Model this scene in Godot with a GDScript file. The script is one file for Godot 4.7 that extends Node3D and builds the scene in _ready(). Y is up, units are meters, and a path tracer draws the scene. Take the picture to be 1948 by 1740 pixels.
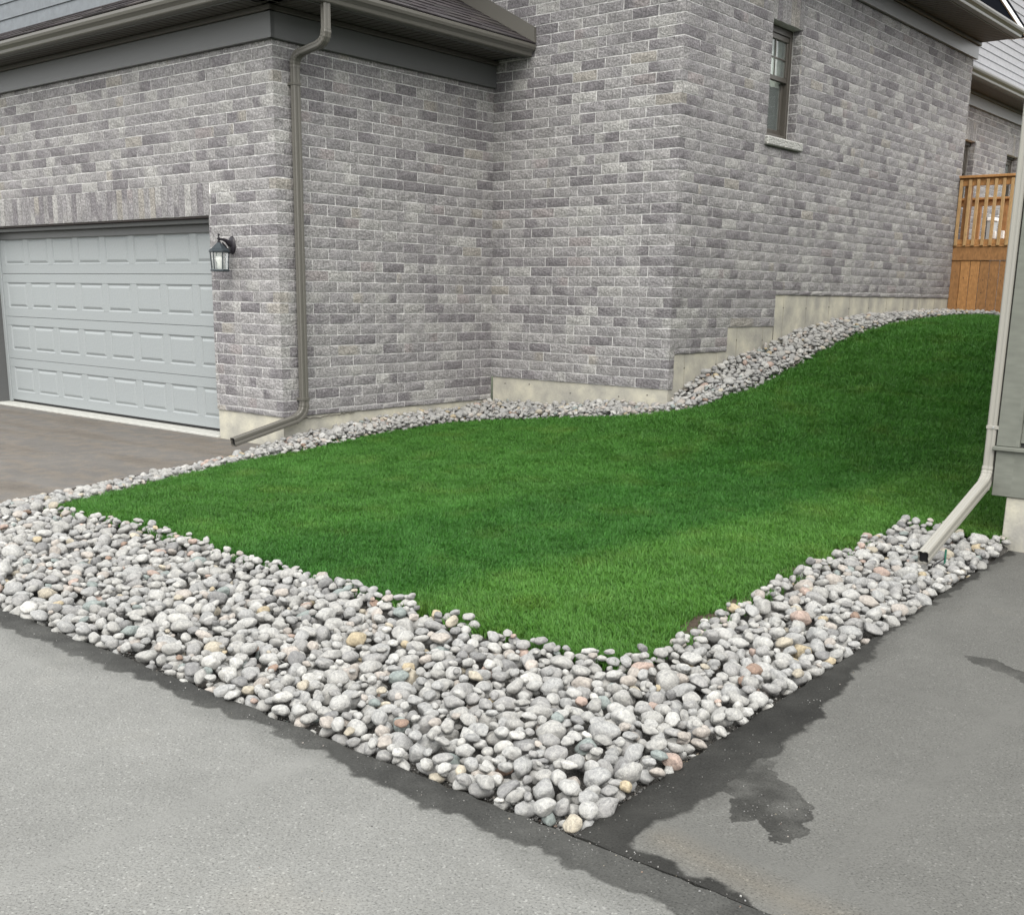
extends Node3D

const Y0 := 3.586            # height of the first bed joint under the garage frieze; the lane is at 0
const LB := 2.971            # depth of the recess between the garage front and the main block
const LC := 2.349            # width of the short return wall
const DEND := -10.80         # far corner of the long side wall
const SLOPE := 0.527
var rng := RandomNumberGenerator.new()
var noise := FastNoiseLite.new()
var cam_f := 2120.62
var cam_at := Vector3(8.3723, 1.4999, 6.6869)
var cam_b: Basis
var M := {}
var brick_jobs: Array = []   # [wall node, O, U, V, N, w, h, depth]


func J(k: float) -> float:
	return Y0 - 0.1 * k


func _ready() -> void:
	rng.seed = 20240611
	noise.seed = 7
	set_camera()
	set_sky()
	make_materials()
	build_ground()
	build_house()
	build_rear_wing()
	build_neighbour()
	build_deck()
	build_lantern()
	build_small_things()
	build_terrain()
	build_stones()
	build_lawn()
	build_grit()


# ---------------------------------------------------------------- camera, sky
func set_camera() -> void:
	var pitch := 0.2325
	var yaw := -0.693
	var roll := 0.0159
	var fwd := Vector3(sin(yaw) * cos(pitch), -sin(pitch), -cos(yaw) * cos(pitch))
	var right := Vector3(cos(yaw), 0, sin(yaw))
	var up := right.cross(fwd)
	var r2 := right * cos(roll) + up * sin(roll)
	var u2 := -right * sin(roll) + up * cos(roll)
	cam_b = Basis(r2, u2, -fwd)
	var c := Camera3D.new()
	c.name = "camera"
	c.projection = Camera3D.PROJECTION_FRUSTUM
	c.near = 0.1
	c.far = 400.0
	c.size = 1740.0 / cam_f * c.near
	c.frustum_offset = Vector2(0.0, 190.94 / cam_f * c.near)
	c.transform = Transform3D(cam_b, cam_at)
	add_child(c)
	c.current = true


func set_sky() -> void:
	var e := Environment.new()
	e.background_mode = Environment.BG_SKY
	var m := ProceduralSkyMaterial.new()
	m.sky_top_color = Color(0.853, 0.858, 0.862)
	m.sky_horizon_color = Color(0.823, 0.827, 0.828)
	m.sky_curve = 0.25
	m.ground_bottom_color = Color(0.30, 0.30, 0.29)
	m.ground_horizon_color = Color(0.42, 0.42, 0.41)
	var s := Sky.new()
	s.sky_material = m
	e.sky = s
	e.background_energy_multiplier = 1.12
	e.tonemap_mode = Environment.TONE_MAPPER_LINEAR
	e.tonemap_exposure = 3.0
	e.sdfgi_enabled = true
	e.ssao_enabled = true
	e.ssil_enabled = true
	var w := WorldEnvironment.new()
	w.name = "environment"
	w.environment = e
	add_child(w)
	var l := DirectionalLight3D.new()
	l.name = "overcast_sun"
	l.light_energy = 0.38
	l.light_color = Color(1.0, 0.98, 0.95)
	l.light_angular_distance = 45.0
	l.shadow_enabled = true
	l.sky_mode = DirectionalLight3D.SKY_MODE_LIGHT_ONLY
	l.look_at_from_position(Vector3(0.50, 0.78, 0.55), Vector3.ZERO, Vector3.UP)
	add_child(l)


# ---------------------------------------------------------------- naming
func tag(o: Node, label: String, category := "", group := "", kind := "") -> Node:
	if label: o.set_meta("label", label)
	if category: o.set_meta("category", category)
	if group: o.set_meta("group", group)
	if kind: o.set_meta("kind", kind)
	return o


func base(called: String, at := Vector3.ZERO) -> Node3D:
	var o := Node3D.new()
	o.name = called
	o.position = at
	add_child(o, true)
	return o


func put(called: String, mesh: Mesh, m: Material, parent: Node) -> MeshInstance3D:
	var o := MeshInstance3D.new()
	o.name = called
	o.mesh = mesh
	o.material_override = m
	o.cast_shadow = GeometryInstance3D.SHADOW_CASTING_SETTING_ON
	parent.add_child(o, true)
	return o


func done(called: String, st: SurfaceTool, m: Material, parent: Node) -> MeshInstance3D:
	st.generate_normals()
	st.index()
	return put(called, st.commit(), m, parent)


func tool(flat := true) -> SurfaceTool:
	var st := SurfaceTool.new()
	st.begin(Mesh.PRIMITIVE_TRIANGLES)
	st.set_smooth_group(-1 if flat else 0)
	return st


# ---------------------------------------------------------------- shapes
func tri(st: SurfaceTool, a: Vector3, b: Vector3, c: Vector3, away: Vector3) -> void:
	# away: a point on the inner side
	var n := (c - a).cross(b - a)
	if n.dot((a + b + c) / 3.0 - away) < 0.0:
		st.add_vertex(a); st.add_vertex(c); st.add_vertex(b)
	else:
		st.add_vertex(a); st.add_vertex(b); st.add_vertex(c)


func quad(st: SurfaceTool, a: Vector3, b: Vector3, c: Vector3, d: Vector3, away: Vector3) -> void:
	tri(st, a, b, c, away)
	tri(st, a, c, d, away)


func box(st: SurfaceTool, lo: Vector3, hi: Vector3, ch := 0.0, t := Transform3D()) -> void:
	var mid := t * ((lo + hi) * 0.5)
	var h := (hi - lo) * 0.5
	var c0 := (lo + hi) * 0.5
	var k := minf(ch, minf(h.x, minf(h.y, h.z)) * 0.45)
	var P := func(sx: int, sy: int, sz: int, ax: int) -> Vector3:
		var v := Vector3(h.x - (0.0 if ax == 0 else k), h.y - (0.0 if ax == 1 else k), h.z - (0.0 if ax == 2 else k))
		return t * (c0 + Vector3(v.x * sx, v.y * sy, v.z * sz))
	for s in [-1, 1]:
		quad(st, P.call(s, -1, -1, 0), P.call(s, 1, -1, 0), P.call(s, 1, 1, 0), P.call(s, -1, 1, 0), mid)
		quad(st, P.call(-1, s, -1, 1), P.call(1, s, -1, 1), P.call(1, s, 1, 1), P.call(-1, s, 1, 1), mid)
		quad(st, P.call(-1, -1, s, 2), P.call(1, -1, s, 2), P.call(1, 1, s, 2), P.call(-1, 1, s, 2), mid)
	if k <= 0.0:
		return
	for a in [-1, 1]:
		for b in [-1, 1]:
			quad(st, P.call(a, b, -1, 0), P.call(a, b, 1, 0), P.call(a, b, 1, 1), P.call(a, b, -1, 1), mid)
			quad(st, P.call(a, -1, b, 0), P.call(a, 1, b, 0), P.call(a, 1, b, 2), P.call(a, -1, b, 2), mid)
			quad(st, P.call(-1, a, b, 1), P.call(1, a, b, 1), P.call(1, a, b, 2), P.call(-1, a, b, 2), mid)
			for c in [-1, 1]:
				tri(st, P.call(a, b, c, 0), P.call(a, b, c, 1), P.call(a, b, c, 2), mid)


func block(called: String, lo: Vector3, hi: Vector3, m: Material, parent: Node, ch := 0.0) -> MeshInstance3D:
	var st := tool()
	box(st, lo, hi, ch)
	return done(called, st, m, parent)


func extrude(st: SurfaceTool, prof: PackedVector2Array, at: Vector3, ax: Vector3, ay: Vector3, along: Vector3, length: float) -> void:
	# a closed profile in the plane (ax, ay) drawn along a direction, with caps
	var n := prof.size()
	var area := 0.0
	for i in n:
		var p := prof[i]
		var q := prof[(i + 1) % n]
		area += p.x * q.y - q.x * p.y
	var sgn := signf(area)
	for i in n:
		var p := prof[i]
		var q := prof[(i + 1) % n]
		var a := at + ax * p.x + ay * p.y
		var b := at + ax * q.x + ay * q.y
		var d := (q - p)
		var nn := Vector2(d.y, -d.x) * sgn
		var inn := (a + b) * 0.5 + along * length * 0.5 - (ax * nn.x + ay * nn.y)
		quad(st, a, b, b + along * length, a + along * length, inn)
	var idx := Geometry2D.triangulate_polygon(prof)
	for e in [0.0, length]:
		var inn2 := at + along * length * 0.5
		for i in range(0, idx.size(), 3):
			var v: Array = []
			for k in 3:
				var p := prof[idx[i + k]]
				v.append(at + along * e + ax * p.x + ay * p.y)
			var inner: Vector3 = (v[0] + v[1] + v[2]) / 3.0 + (along if e == 0.0 else -along)
			tri(st, v[0], v[1], v[2], inner)


func sweep(st: SurfaceTool, prof: PackedVector2Array, path: Array, frames: Array, caps := true) -> void:
	# frames: [x axis, y axis, scale] at each path point
	var n := prof.size()
	for s in path.size() - 1:
		var mid: Vector3 = (path[s] + path[s + 1]) * 0.5
		for i in n:
			var p := prof[i]
			var q := prof[(i + 1) % n]
			var v: Array = []
			for k in [[s, p], [s, q], [s + 1, q], [s + 1, p]]:
				var f: Array = frames[k[0]]
				v.append(path[k[0]] + (f[0] * k[1].x + f[1] * k[1].y) * f[2])
			quad(st, v[0], v[1], v[2], v[3], mid)
	if caps:
		for s in [0, path.size() - 1]:
			var f: Array = frames[s]
			var other: Vector3 = path[1] if s == 0 else path[s - 1]
			for i in n:
				var p := prof[i]
				var q := prof[(i + 1) % n]
				tri(st, path[s], path[s] + (f[0] * p.x + f[1] * p.y) * f[2], path[s] + (f[0] * q.x + f[1] * q.y) * f[2], other)


func lathe(st: SurfaceTool, at: Vector3, pts: Array, sides: int, turn := 0.0) -> void:
	for i in pts.size() - 1:
		var p: Vector2 = pts[i]
		var q: Vector2 = pts[i + 1]
		for k in sides:
			var a0 := TAU * k / sides + turn
			var a1 := TAU * (k + 1) / sides + turn
			var d0 := Vector3(cos(a0), 0, sin(a0))
			var d1 := Vector3(cos(a1), 0, sin(a1))
			var inn := at + Vector3(0, (p.y + q.y) * 0.5, 0)
			if absf(p.y - q.y) < 0.0005:
				inn = at + Vector3(0, p.y + (-0.1 if p.x > q.x else 0.1), 0) + (d0 + d1) * 0.25 * (p.x + q.x)
			var a := at + d0 * p.x + Vector3(0, p.y, 0)
			var b := at + d1 * p.x + Vector3(0, p.y, 0)
			var c := at + d1 * q.x + Vector3(0, q.y, 0)
			var d := at + d0 * q.x + Vector3(0, q.y, 0)
			if p.x > 0.0001: tri(st, a, b, c, inn)
			if q.x > 0.0001: tri(st, a, c, d, inn)


func rod(st: SurfaceTool, a: Vector3, b: Vector3, ra: float, rb: float, sides := 6) -> void:
	var d := (b - a).normalized()
	var x := d.cross(Vector3.UP if absf(d.y) < 0.9 else Vector3.RIGHT).normalized()
	var y := d.cross(x)
	var prof := PackedVector2Array()
	for k in sides:
		prof.append(Vector2(cos(TAU * k / sides), sin(TAU * k / sides)))
	sweep(st, prof, [a, b], [[x, y, ra], [x, y, rb]])


# ---------------------------------------------------------------- textures and materials
func grain(size: int, seed_: int, freq: float, octaves: int, kind := FastNoiseLite.TYPE_SIMPLEX_SMOOTH, warp := 0.0) -> PackedByteArray:
	var n := FastNoiseLite.new()
	n.seed = seed_
	n.noise_type = kind
	n.frequency = freq
	n.fractal_type = FastNoiseLite.FRACTAL_FBM if octaves > 1 else FastNoiseLite.FRACTAL_NONE
	n.fractal_octaves = octaves
	if kind == FastNoiseLite.TYPE_CELLULAR:
		n.cellular_return_type = FastNoiseLite.RETURN_CELL_VALUE
	if warp > 0.0:
		n.domain_warp_enabled = true
		n.domain_warp_amplitude = warp
		n.domain_warp_frequency = freq * 0.7
	var im := n.get_seamless_image(size, size, false, false, 0.12)
	im.convert(Image.FORMAT_L8)
	return im.get_data()


func gray_tex(size: int, layers: Array, lo: float, hi: float, tint_a := Color.WHITE, tint_b := Color.WHITE) -> ImageTexture:
	# layers: [bytes, weight]; the sum (0..1) is drawn between lo and hi, coloured from tint_a to tint_b
	var out := PackedByteArray()
	out.resize(size * size * 3)
	var total := 0.0
	for l in layers: total += l[1]
	var lut := PackedByteArray()
	lut.resize(256 * 3)
	for v in 256:
		var t := clampf((v / 255.0 - 0.5) * 1.5 + 0.5, 0.0, 1.0)
		var g := lerpf(lo, hi, t)
		var c := tint_a.lerp(tint_b, t)
		lut[v * 3] = int(clampf(g * c.r, 0, 1) * 255)
		lut[v * 3 + 1] = int(clampf(g * c.g, 0, 1) * 255)
		lut[v * 3 + 2] = int(clampf(g * c.b, 0, 1) * 255)
	var a: PackedByteArray = layers[0][0]
	var wa: float = layers[0][1] / total
	var b: PackedByteArray = layers[mini(1, layers.size() - 1)][0]
	var wb: float = (layers[1][1] / total) if layers.size() > 1 else 0.0
	var d: PackedByteArray = layers[mini(2, layers.size() - 1)][0]
	var wd: float = (layers[2][1] / total) if layers.size() > 2 else 0.0
	for i in size * size:
		var v := int(a[i] * wa + b[i] * wb + d[i] * wd) * 3
		out[i * 3] = lut[v]
		out[i * 3 + 1] = lut[v + 1]
		out[i * 3 + 2] = lut[v + 2]
	var im := Image.create_from_data(size, size, false, Image.FORMAT_RGB8, out)
	return ImageTexture.create_from_image(im)


func mat(c: Color, rough := 0.8, tex: Texture2D = null, tile := 1.0, bump: Texture2D = null, bump_cm := 0.3) -> StandardMaterial3D:
	# c is a real-world (linear) colour; tile in metres
	var m := StandardMaterial3D.new()
	m.albedo_color = c.linear_to_srgb()
	m.roughness = rough
	m.metallic_specular = 0.4
	if tex or bump:
		m.uv1_triplanar = true
		m.uv1_world_triplanar = true
		m.uv1_scale = Vector3.ONE / tile
	if tex:
		m.albedo_texture = tex
	if bump:
		m.heightmap_enabled = true
		m.heightmap_texture = bump
		m.heightmap_scale = bump_cm
	return m


func make_materials() -> void:
	var fine := grain(512, 11, 0.045, 4)
	var mid := grain(512, 12, 0.018, 4)
	var warp := grain(512, 13, 0.022, 4, FastNoiseLite.TYPE_SIMPLEX_SMOOTH, 40.0)
	var speck := grain(512, 14, 0.22, 2, FastNoiseLite.TYPE_VALUE)
	var rockface := gray_tex(512, [[warp, 1.0], [fine, 0.45]], 0.0, 1.0)
	var brick_tex := gray_tex(512, [[warp, 1.0], [speck, 0.45], [fine, 0.7]], 0.50, 1.0)
	M.flat_dust = gray_tex(512, [[mid, 0.8], [fine, 0.5]], 0.90, 1.0)
	var dust := gray_tex(512, [[mid, 0.8], [fine, 0.5], [speck, 0.5]], 0.70, 1.0)
	M.brick = mat(Color(1, 1, 1), 0.93, brick_tex, 0.36, rockface, 0.7)
	M.brick.vertex_color_use_as_albedo = true
	M.mortar = mat(Color(0.79, 0.78, 0.765), 0.95, dust, 0.5, gray_tex(512, [[speck, 1.0]], 0, 1), 0.2)
	M.concrete = mat(Color(0.475, 0.452, 0.38), 0.93, gray_tex(512, [[grain(512, 15, 0.008, 3), 1.0], [speck, 0.35], [mid, 0.3]], 0.80, 1.0, Color(0.96, 0.97, 1.0), Color(1, 1, 0.98)), 1.6, gray_tex(512, [[speck, 1.0]], 0, 1), 0.08)
	M.pale_concrete = mat(Color(0.43, 0.43, 0.40), 0.9, M.flat_dust, 0.8)
	M.hole = mat(Color(0.05, 0.045, 0.04), 0.95)
	M.stain = mat(Color(0.27, 0.25, 0.205), 0.95)
	M.sill = mat(Color(0.95, 0.95, 0.90), 0.95, brick_tex, 0.3, rockface, 2.5)
	M.trim = mat(Color(0.095, 0.097, 0.097), 0.42)
	M.trim_light = mat(Color(0.165, 0.167, 0.17), 0.42)
	M.soffit = mat(Color(0.062, 0.057, 0.051), 0.55)
	M.spout = mat(Color(0.105, 0.10, 0.088), 0.35)
	M.beige = mat(Color(0.258, 0.25, 0.222), 0.35)
	M.white = mat(Color(0.72, 0.72, 0.71), 0.5)
	M.door = mat(Color(0.268, 0.288, 0.292), 0.5, gray_tex(512, [[fine, 1.0]], 0.95, 1.0), 0.5, gray_tex(512, [[fine, 1.0]], 0, 1), 0.03)
	M.lintel = mat(Color(0.03, 0.022, 0.02), 0.7)
	M.rubber = mat(Color(0.015, 0.015, 0.015), 0.8)
	M.dark = mat(Color(0.012, 0.012, 0.013), 0.9)
	M.lining = mat(Color(0.05, 0.05, 0.048), 0.9)
	var grainy := grain(512, 21, 0.012, 3)
	M.siding = mat(Color(0.165, 0.18, 0.195), 0.7, M.flat_dust, 1.2)
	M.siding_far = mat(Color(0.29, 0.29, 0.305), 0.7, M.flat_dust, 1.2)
	M.board = wood_mat(Color(0.150, 0.157, 0.134), 0.75, 31, 0.90, 0.8, true)
	M.shingle = mat(Color(1, 1, 1), 0.95, gray_tex(512, [[speck, 1.0], [fine, 0.5]], 0.55, 1.0), 0.35, gray_tex(512, [[speck, 1.0]], 0, 1), 0.25)
	M.shingle.vertex_color_use_as_albedo = true
	M.navy = mat(Color(0.006, 0.007, 0.010), 1.0)
	M.navy.metallic_specular = 0.1
	M.deck = wood_mat(Color(0.46, 0.232, 0.084), 0.75, 33, 0.78, 0.5)
	M.deck_dark = wood_mat(Color(0.34, 0.172, 0.066), 0.75, 34, 0.78, 0.5)
	M.baluster = wood_mat(Color(0.45, 0.285, 0.13), 0.75, 35, 0.8, 0.5)
	M.frame = mat(Color(0.075, 0.068, 0.058), 0.45)
	M.curtain = mat(Color(0.50, 0.56, 0.50), 0.95)
	M.screen = mat(Color(0.06, 0.065, 0.062), 0.8)
	M.glass = StandardMaterial3D.new()
	M.glass.transparency = BaseMaterial3D.TRANSPARENCY_ALPHA
	M.glass.albedo_color = Color(0.9, 0.95, 0.93, 0.12)
	M.glass.roughness = 0.02
	M.black = mat(Color(0.016, 0.014, 0.018), 0.4)
	M.verdigris = mat(Color(0.028, 0.036, 0.042), 0.45)
	M.bulb = mat(Color(0.75, 0.75, 0.72), 0.3)
	M.green = mat(Color(0.02, 0.11, 0.075), 0.4)
	M.meter = mat(Color(0.30, 0.31, 0.31), 0.5)
	M.earth = mat(Color(0.075, 0.055, 0.038), 1.0, dust, 0.5, rockface, 1.0)
	M.fines = mat(Color(0.24, 0.23, 0.21), 1.0, gray_tex(512, [[speck, 1.0], [fine, 0.6]], 0.3, 1.0), 0.25, gray_tex(512, [[speck, 1.0]], 0, 1), 0.8)
	M.turf = mat(Color(0.03, 0.055, 0.014), 1.0, dust, 0.3)
	M.far_ground = mat(Color(0.10, 0.12, 0.06), 1.0, dust, 3.0)
	# river stone: mottled, dusty
	var cell := grain(512, 41, 0.05, 1, FastNoiseLite.TYPE_CELLULAR)
	var st_tex := gray_tex(512, [[warp, 0.7], [speck, 0.7], [cell, 0.25]], 0.60, 1.0, Color(0.97, 0.97, 1.0), Color(1, 1, 0.985))
	M.stone = mat(Color(1, 1, 1), 0.92, st_tex, 0.22, rockface, 0.25)
	M.stone.vertex_color_use_as_albedo = true
	M.stone_tex = st_tex
	M.rockface = rockface
	M.grass = mat(Color(1, 1, 1), 0.5)
	M.grass.vertex_color_use_as_albedo = true
	M.grass.metallic_specular = 0.33
	M.grass.backlight_enabled = true
	M.grass.backlight = Color(0.55, 0.6, 0.4)
	make_asphalt()


func wood_mat(c: Color, rough: float, seed_: int, lo: float, tile: float, across := false) -> StandardMaterial3D:
	var n := FastNoiseLite.new()
	n.seed = seed_
	n.noise_type = FastNoiseLite.TYPE_SIMPLEX_SMOOTH
	n.frequency = 0.035
	n.fractal_octaves = 4
	var a := n.get_seamless_image(512, 512, false, false, 0.1)
	a.convert(Image.FORMAT_L8)
	if across: a.resize(14, 512, Image.INTERPOLATE_BILINEAR)
	else: a.resize(512, 14, Image.INTERPOLATE_BILINEAR)
	a.resize(512, 512, Image.INTERPOLATE_CUBIC)
	var tex := gray_tex(512, [[a.get_data(), 1.0], [grain(512, seed_ + 50, 0.012, 3), 0.6]], lo, 1.0)
	return mat(c, rough, tex, tile, tex, 0.12)


func make_asphalt() -> void:
	var size := 2048
	var cell := grain(size, 51, 0.13, 1, FastNoiseLite.TYPE_CELLULAR)
	var pit := grain(size, 52, 0.075, 5)
	var fine := grain(size, 53, 0.30, 2, FastNoiseLite.TYPE_VALUE)
	var out := PackedByteArray()
	out.resize(size * size)
	var rel := PackedByteArray()
	rel.resize(size * size)
	var lut := PackedFloat32Array()
	lut.resize(256)
	for v in 256:
		var p := v / 255.0
		lut[v] = 0.865 + 0.07 * (p - 0.5) - maxf(0.0, 0.37 - p) * 1.0
	for i in size * size:
		var c := cell[i] / 255.0
		var g := lut[pit[i]] + 0.065 * (c - 0.5) + fine[i] * 0.0003 - 0.04
		if c > 0.965: g += 0.10
		out[i] = int(clampf(g, 0.05, 1.0) * 255)
		rel[i] = int(clampf(0.5 + 0.5 * (c - 0.5) + (pit[i] - 128) * 0.0028, 0, 1) * 255)
	M.asphalt_tex = ImageTexture.create_from_image(Image.create_from_data(size, size, false, Image.FORMAT_L8, out))
	M.asphalt_rel = ImageTexture.create_from_image(Image.create_from_data(size, size, false, Image.FORMAT_L8, rel))


func asphalt(c: Color, stain: Texture2D = null) -> StandardMaterial3D:
	var m := StandardMaterial3D.new()
	m.albedo_color = c.linear_to_srgb()
	m.albedo_texture = M.asphalt_tex
	m.roughness = 0.93
	m.metallic_specular = 0.3
	m.heightmap_enabled = true
	m.heightmap_texture = M.asphalt_rel
	m.heightmap_scale = 0.22
	if stain:
		m.detail_enabled = true
		m.detail_albedo = stain
		m.detail_blend_mode = BaseMaterial3D.BLEND_MODE_MUL
		m.detail_uv_layer = BaseMaterial3D.DETAIL_UV_2
	return m


func lookup(xs: Array, x: float) -> float:
	if x <= xs[0][0]: return xs[0][1]
	for i in xs.size() - 1:
		if x <= xs[i + 1][0]:
			return lerpf(xs[i][1], xs[i + 1][1], (x - xs[i][0]) / (xs[i + 1][0] - xs[i][0]))
	return xs[-1][1]


func stain_map(rect: Rect2, w: int, h: int, wet_of: Callable, seed_: int) -> ImageTexture:
	# dampness (0..1) and sand (0..1) at each ground point, with ragged edges
	var n1 := FastNoiseLite.new()
	n1.seed = seed_
	n1.frequency = 5.0
	n1.fractal_octaves = 5
	n1.fractal_gain = 0.52
	var n2 := FastNoiseLite.new()
	n2.seed = seed_ + 1
	n2.frequency = 0.9
	n2.fractal_octaves = 5
	var out := PackedByteArray()
	out.resize(w * h * 3)
	for j in h:
		for i in w:
			var x := rect.position.x + rect.size.x * (i + 0.5) / w
			var z := rect.position.y + rect.size.y * (j + 0.5) / h
			var a := n1.get_noise_2d(x, z)
			var b := n2.get_noise_2d(x, z)
			var v: Vector2 = wet_of.call(x, z, a, b)
			var dry := 0.93 + 0.05 * b + 0.03 * a
			var g := lerpf(dry, 0.51 + 0.09 * a + 0.14 * b, v.x)
			var k := (j * w + i) * 3
			out[k] = int(clampf(g * lerpf(1.0, 1.10, v.y), 0, 1) * 255)
			out[k + 1] = int(clampf(g * lerpf(1.0, 1.055, v.y), 0, 1) * 255)
			out[k + 2] = int(clampf(g * lerpf(1.0, 1.0, v.y) * lerpf(0.99, 0.985, v.x), 0, 1) * 255)
	return ImageTexture.create_from_image(Image.create_from_data(w, h, false, Image.FORMAT_RGB8, out))


func inside(p: Vector2, poly: PackedVector2Array) -> bool:
	return Geometry2D.is_point_in_polygon(p, poly)


func wet_lane(x: float, z: float, a: float, _b: float) -> Vector2:
	var edge := lookup([[2.0, 4.40], [3.54, 4.46], [4.2, 4.445], [5.4, 4.42], [6.0, 4.47], [6.8, 4.50], [7.4, 4.50], [8.0, 4.50], [10.0, 4.46]], x) + a * 0.055
	var wet := clampf((edge - z) / 0.022, 0.0, 1.0)
	wet = maxf(wet, 0.22 * clampf((edge + 0.07 + 0.2 * _b - z) / 0.09, 0.0, 1.0))
	return Vector2(wet, clampf(_b * 0.5 - 0.2, 0.0, 0.2) * (1.0 - wet))


var blot := PackedVector2Array([Vector2(6.74, 3.36), Vector2(6.86, 3.55), Vector2(6.92, 3.60), Vector2(7.0, 3.65), Vector2(7.15, 3.77), Vector2(7.14, 3.97), Vector2(7.02, 3.87), Vector2(6.95, 3.94), Vector2(6.88, 3.80), Vector2(6.76, 3.78)])
var skid := PackedVector2Array([Vector2(6.88, 1.84), Vector2(7.05, 1.80), Vector2(7.25, 1.93), Vector2(7.55, 2.25), Vector2(7.50, 2.36), Vector2(7.22, 2.06), Vector2(7.02, 1.95)])


func wet_drive(x: float, z: float, a: float, b: float) -> Vector2:
	var edge := lookup([[-0.6, 6.48], [1.8, 6.575], [2.2, 6.66], [2.6, 6.72], [2.95, 6.79], [3.3, 6.82], [3.8, 6.84], [4.0, 6.82], [4.3, 6.80]], z) + a * 0.055
	var wet := clampf((edge - x) / 0.022, 0.0, 1.0)
	wet = maxf(wet, 0.22 * clampf((edge + 0.06 + 0.2 * b - x) / 0.09, 0.0, 1.0))
	var q := Vector2(x + a * 0.10, z + b * 0.08)
	if inside(q, blot): wet = maxf(wet, clampf(0.72 + a * 0.8, 0.3, 0.95))
	if inside(q, skid): wet = maxf(wet, 0.55 + a * 0.5)
	# damp strip along the seam, and pale sand washed out just beside it
	var seam := lookup([[6.6, 4.22], [6.85, 4.24], [7.0, 4.27], [7.3, 4.31], [9.0, 4.31]], x) + a * 0.06
	wet = maxf(wet, clampf((z - seam) / 0.022, 0.0, 1.0))
	var sand := clampf(1.0 - absf(z - seam + 0.07 + a * 0.06) / 0.10, 0.0, 1.0) * clampf((x - 6.78) / 0.08, 0, 1) * clampf((8.2 - x) / 0.9, 0, 1)
	sand = maxf(sand * 0.6, clampf(b * 0.8 - 0.35, 0.0, 0.25))
	return Vector2(clampf(wet, 0, 1), sand * (1.0 - wet))


# ---------------------------------------------------------------- flat ground
func sheet(called: String, pts: Array, height: Callable, m: Material, parent: Node, tile := 1.6, stain_rect := Rect2(0, 0, 1, 1), thick := 0.05) -> MeshInstance3D:
	var poly := PackedVector2Array(pts)
	var st := SurfaceTool.new()
	st.begin(Mesh.PRIMITIVE_TRIANGLES)
	st.set_smooth_group(-1)
	var idx := Geometry2D.triangulate_polygon(poly)
	for i in range(0, idx.size(), 3):
		var v: Array = []
		for k in 3:
			var p := poly[idx[i + k]]
			v.append(Vector3(p.x, height.call(p.x, p.y), p.y))
		var nn: Vector3 = (v[2] - v[0]).cross(v[1] - v[0])
		if nn.y < 0: v = [v[0], v[2], v[1]]
		for q in v:
			st.set_uv(Vector2(q.x, q.z) / tile)
			st.set_uv2((Vector2(q.x, q.z) - stain_rect.position) / stain_rect.size)
			st.add_vertex(q)
	var area := 0.0
	for i in poly.size():
		area += poly[i].cross(poly[(i + 1) % poly.size()])
	for i in poly.size():
		var p := poly[i]
		var q := poly[(i + 1) % poly.size()]
		var a := Vector3(p.x, height.call(p.x, p.y), p.y)
		var b := Vector3(q.x, height.call(q.x, q.y), q.y)
		var d := Vector3(0, -thick, 0)
		var outw := Vector3(q.y - p.y, 0, -(q.x - p.x)) * signf(area)
		var v := [a, b, b + d, a, b + d, a + d]
		if (v[2] - v[0]).cross(v[1] - v[0]).dot(outw) < 0: v = [a, b + d, b, a, a + d, b + d]
		for r in v:
			st.set_uv(Vector2(r.x + r.y, r.z) / tile)
			st.set_uv2((Vector2(r.x, r.z) - stain_rect.position) / stain_rect.size)
			st.add_vertex(r)
	st.generate_normals()
	return put(called, st.commit(), m, parent)


func garage_fall(_x: float, z: float) -> float:
	return lerpf(0.052, 0.004, clampf(z / 4.29, 0, 1))


const BED_LEFT := [Vector2(1.1, 4.29), Vector2(0.72, 3.05), Vector2(0.52, 2.4), Vector2(0.44, 2.05), Vector2(0.32, 1.6), Vector2(0.2, 1.1), Vector2(0.10, 0.6), Vector2(0.03, 0.25), Vector2(-0.02, 0.02)]


func rough_line(a: Vector2, b: Vector2, step: float, amount: float) -> Array:
	var out := []
	var n := maxi(1, int(a.distance_to(b) / step))
	var side := (b - a).normalized().orthogonal()
	for i in n:
		out.append(a.lerp(b, float(i) / n) + side * (rng.randf_range(-amount, amount) if i else 0.0))
	return out


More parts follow.
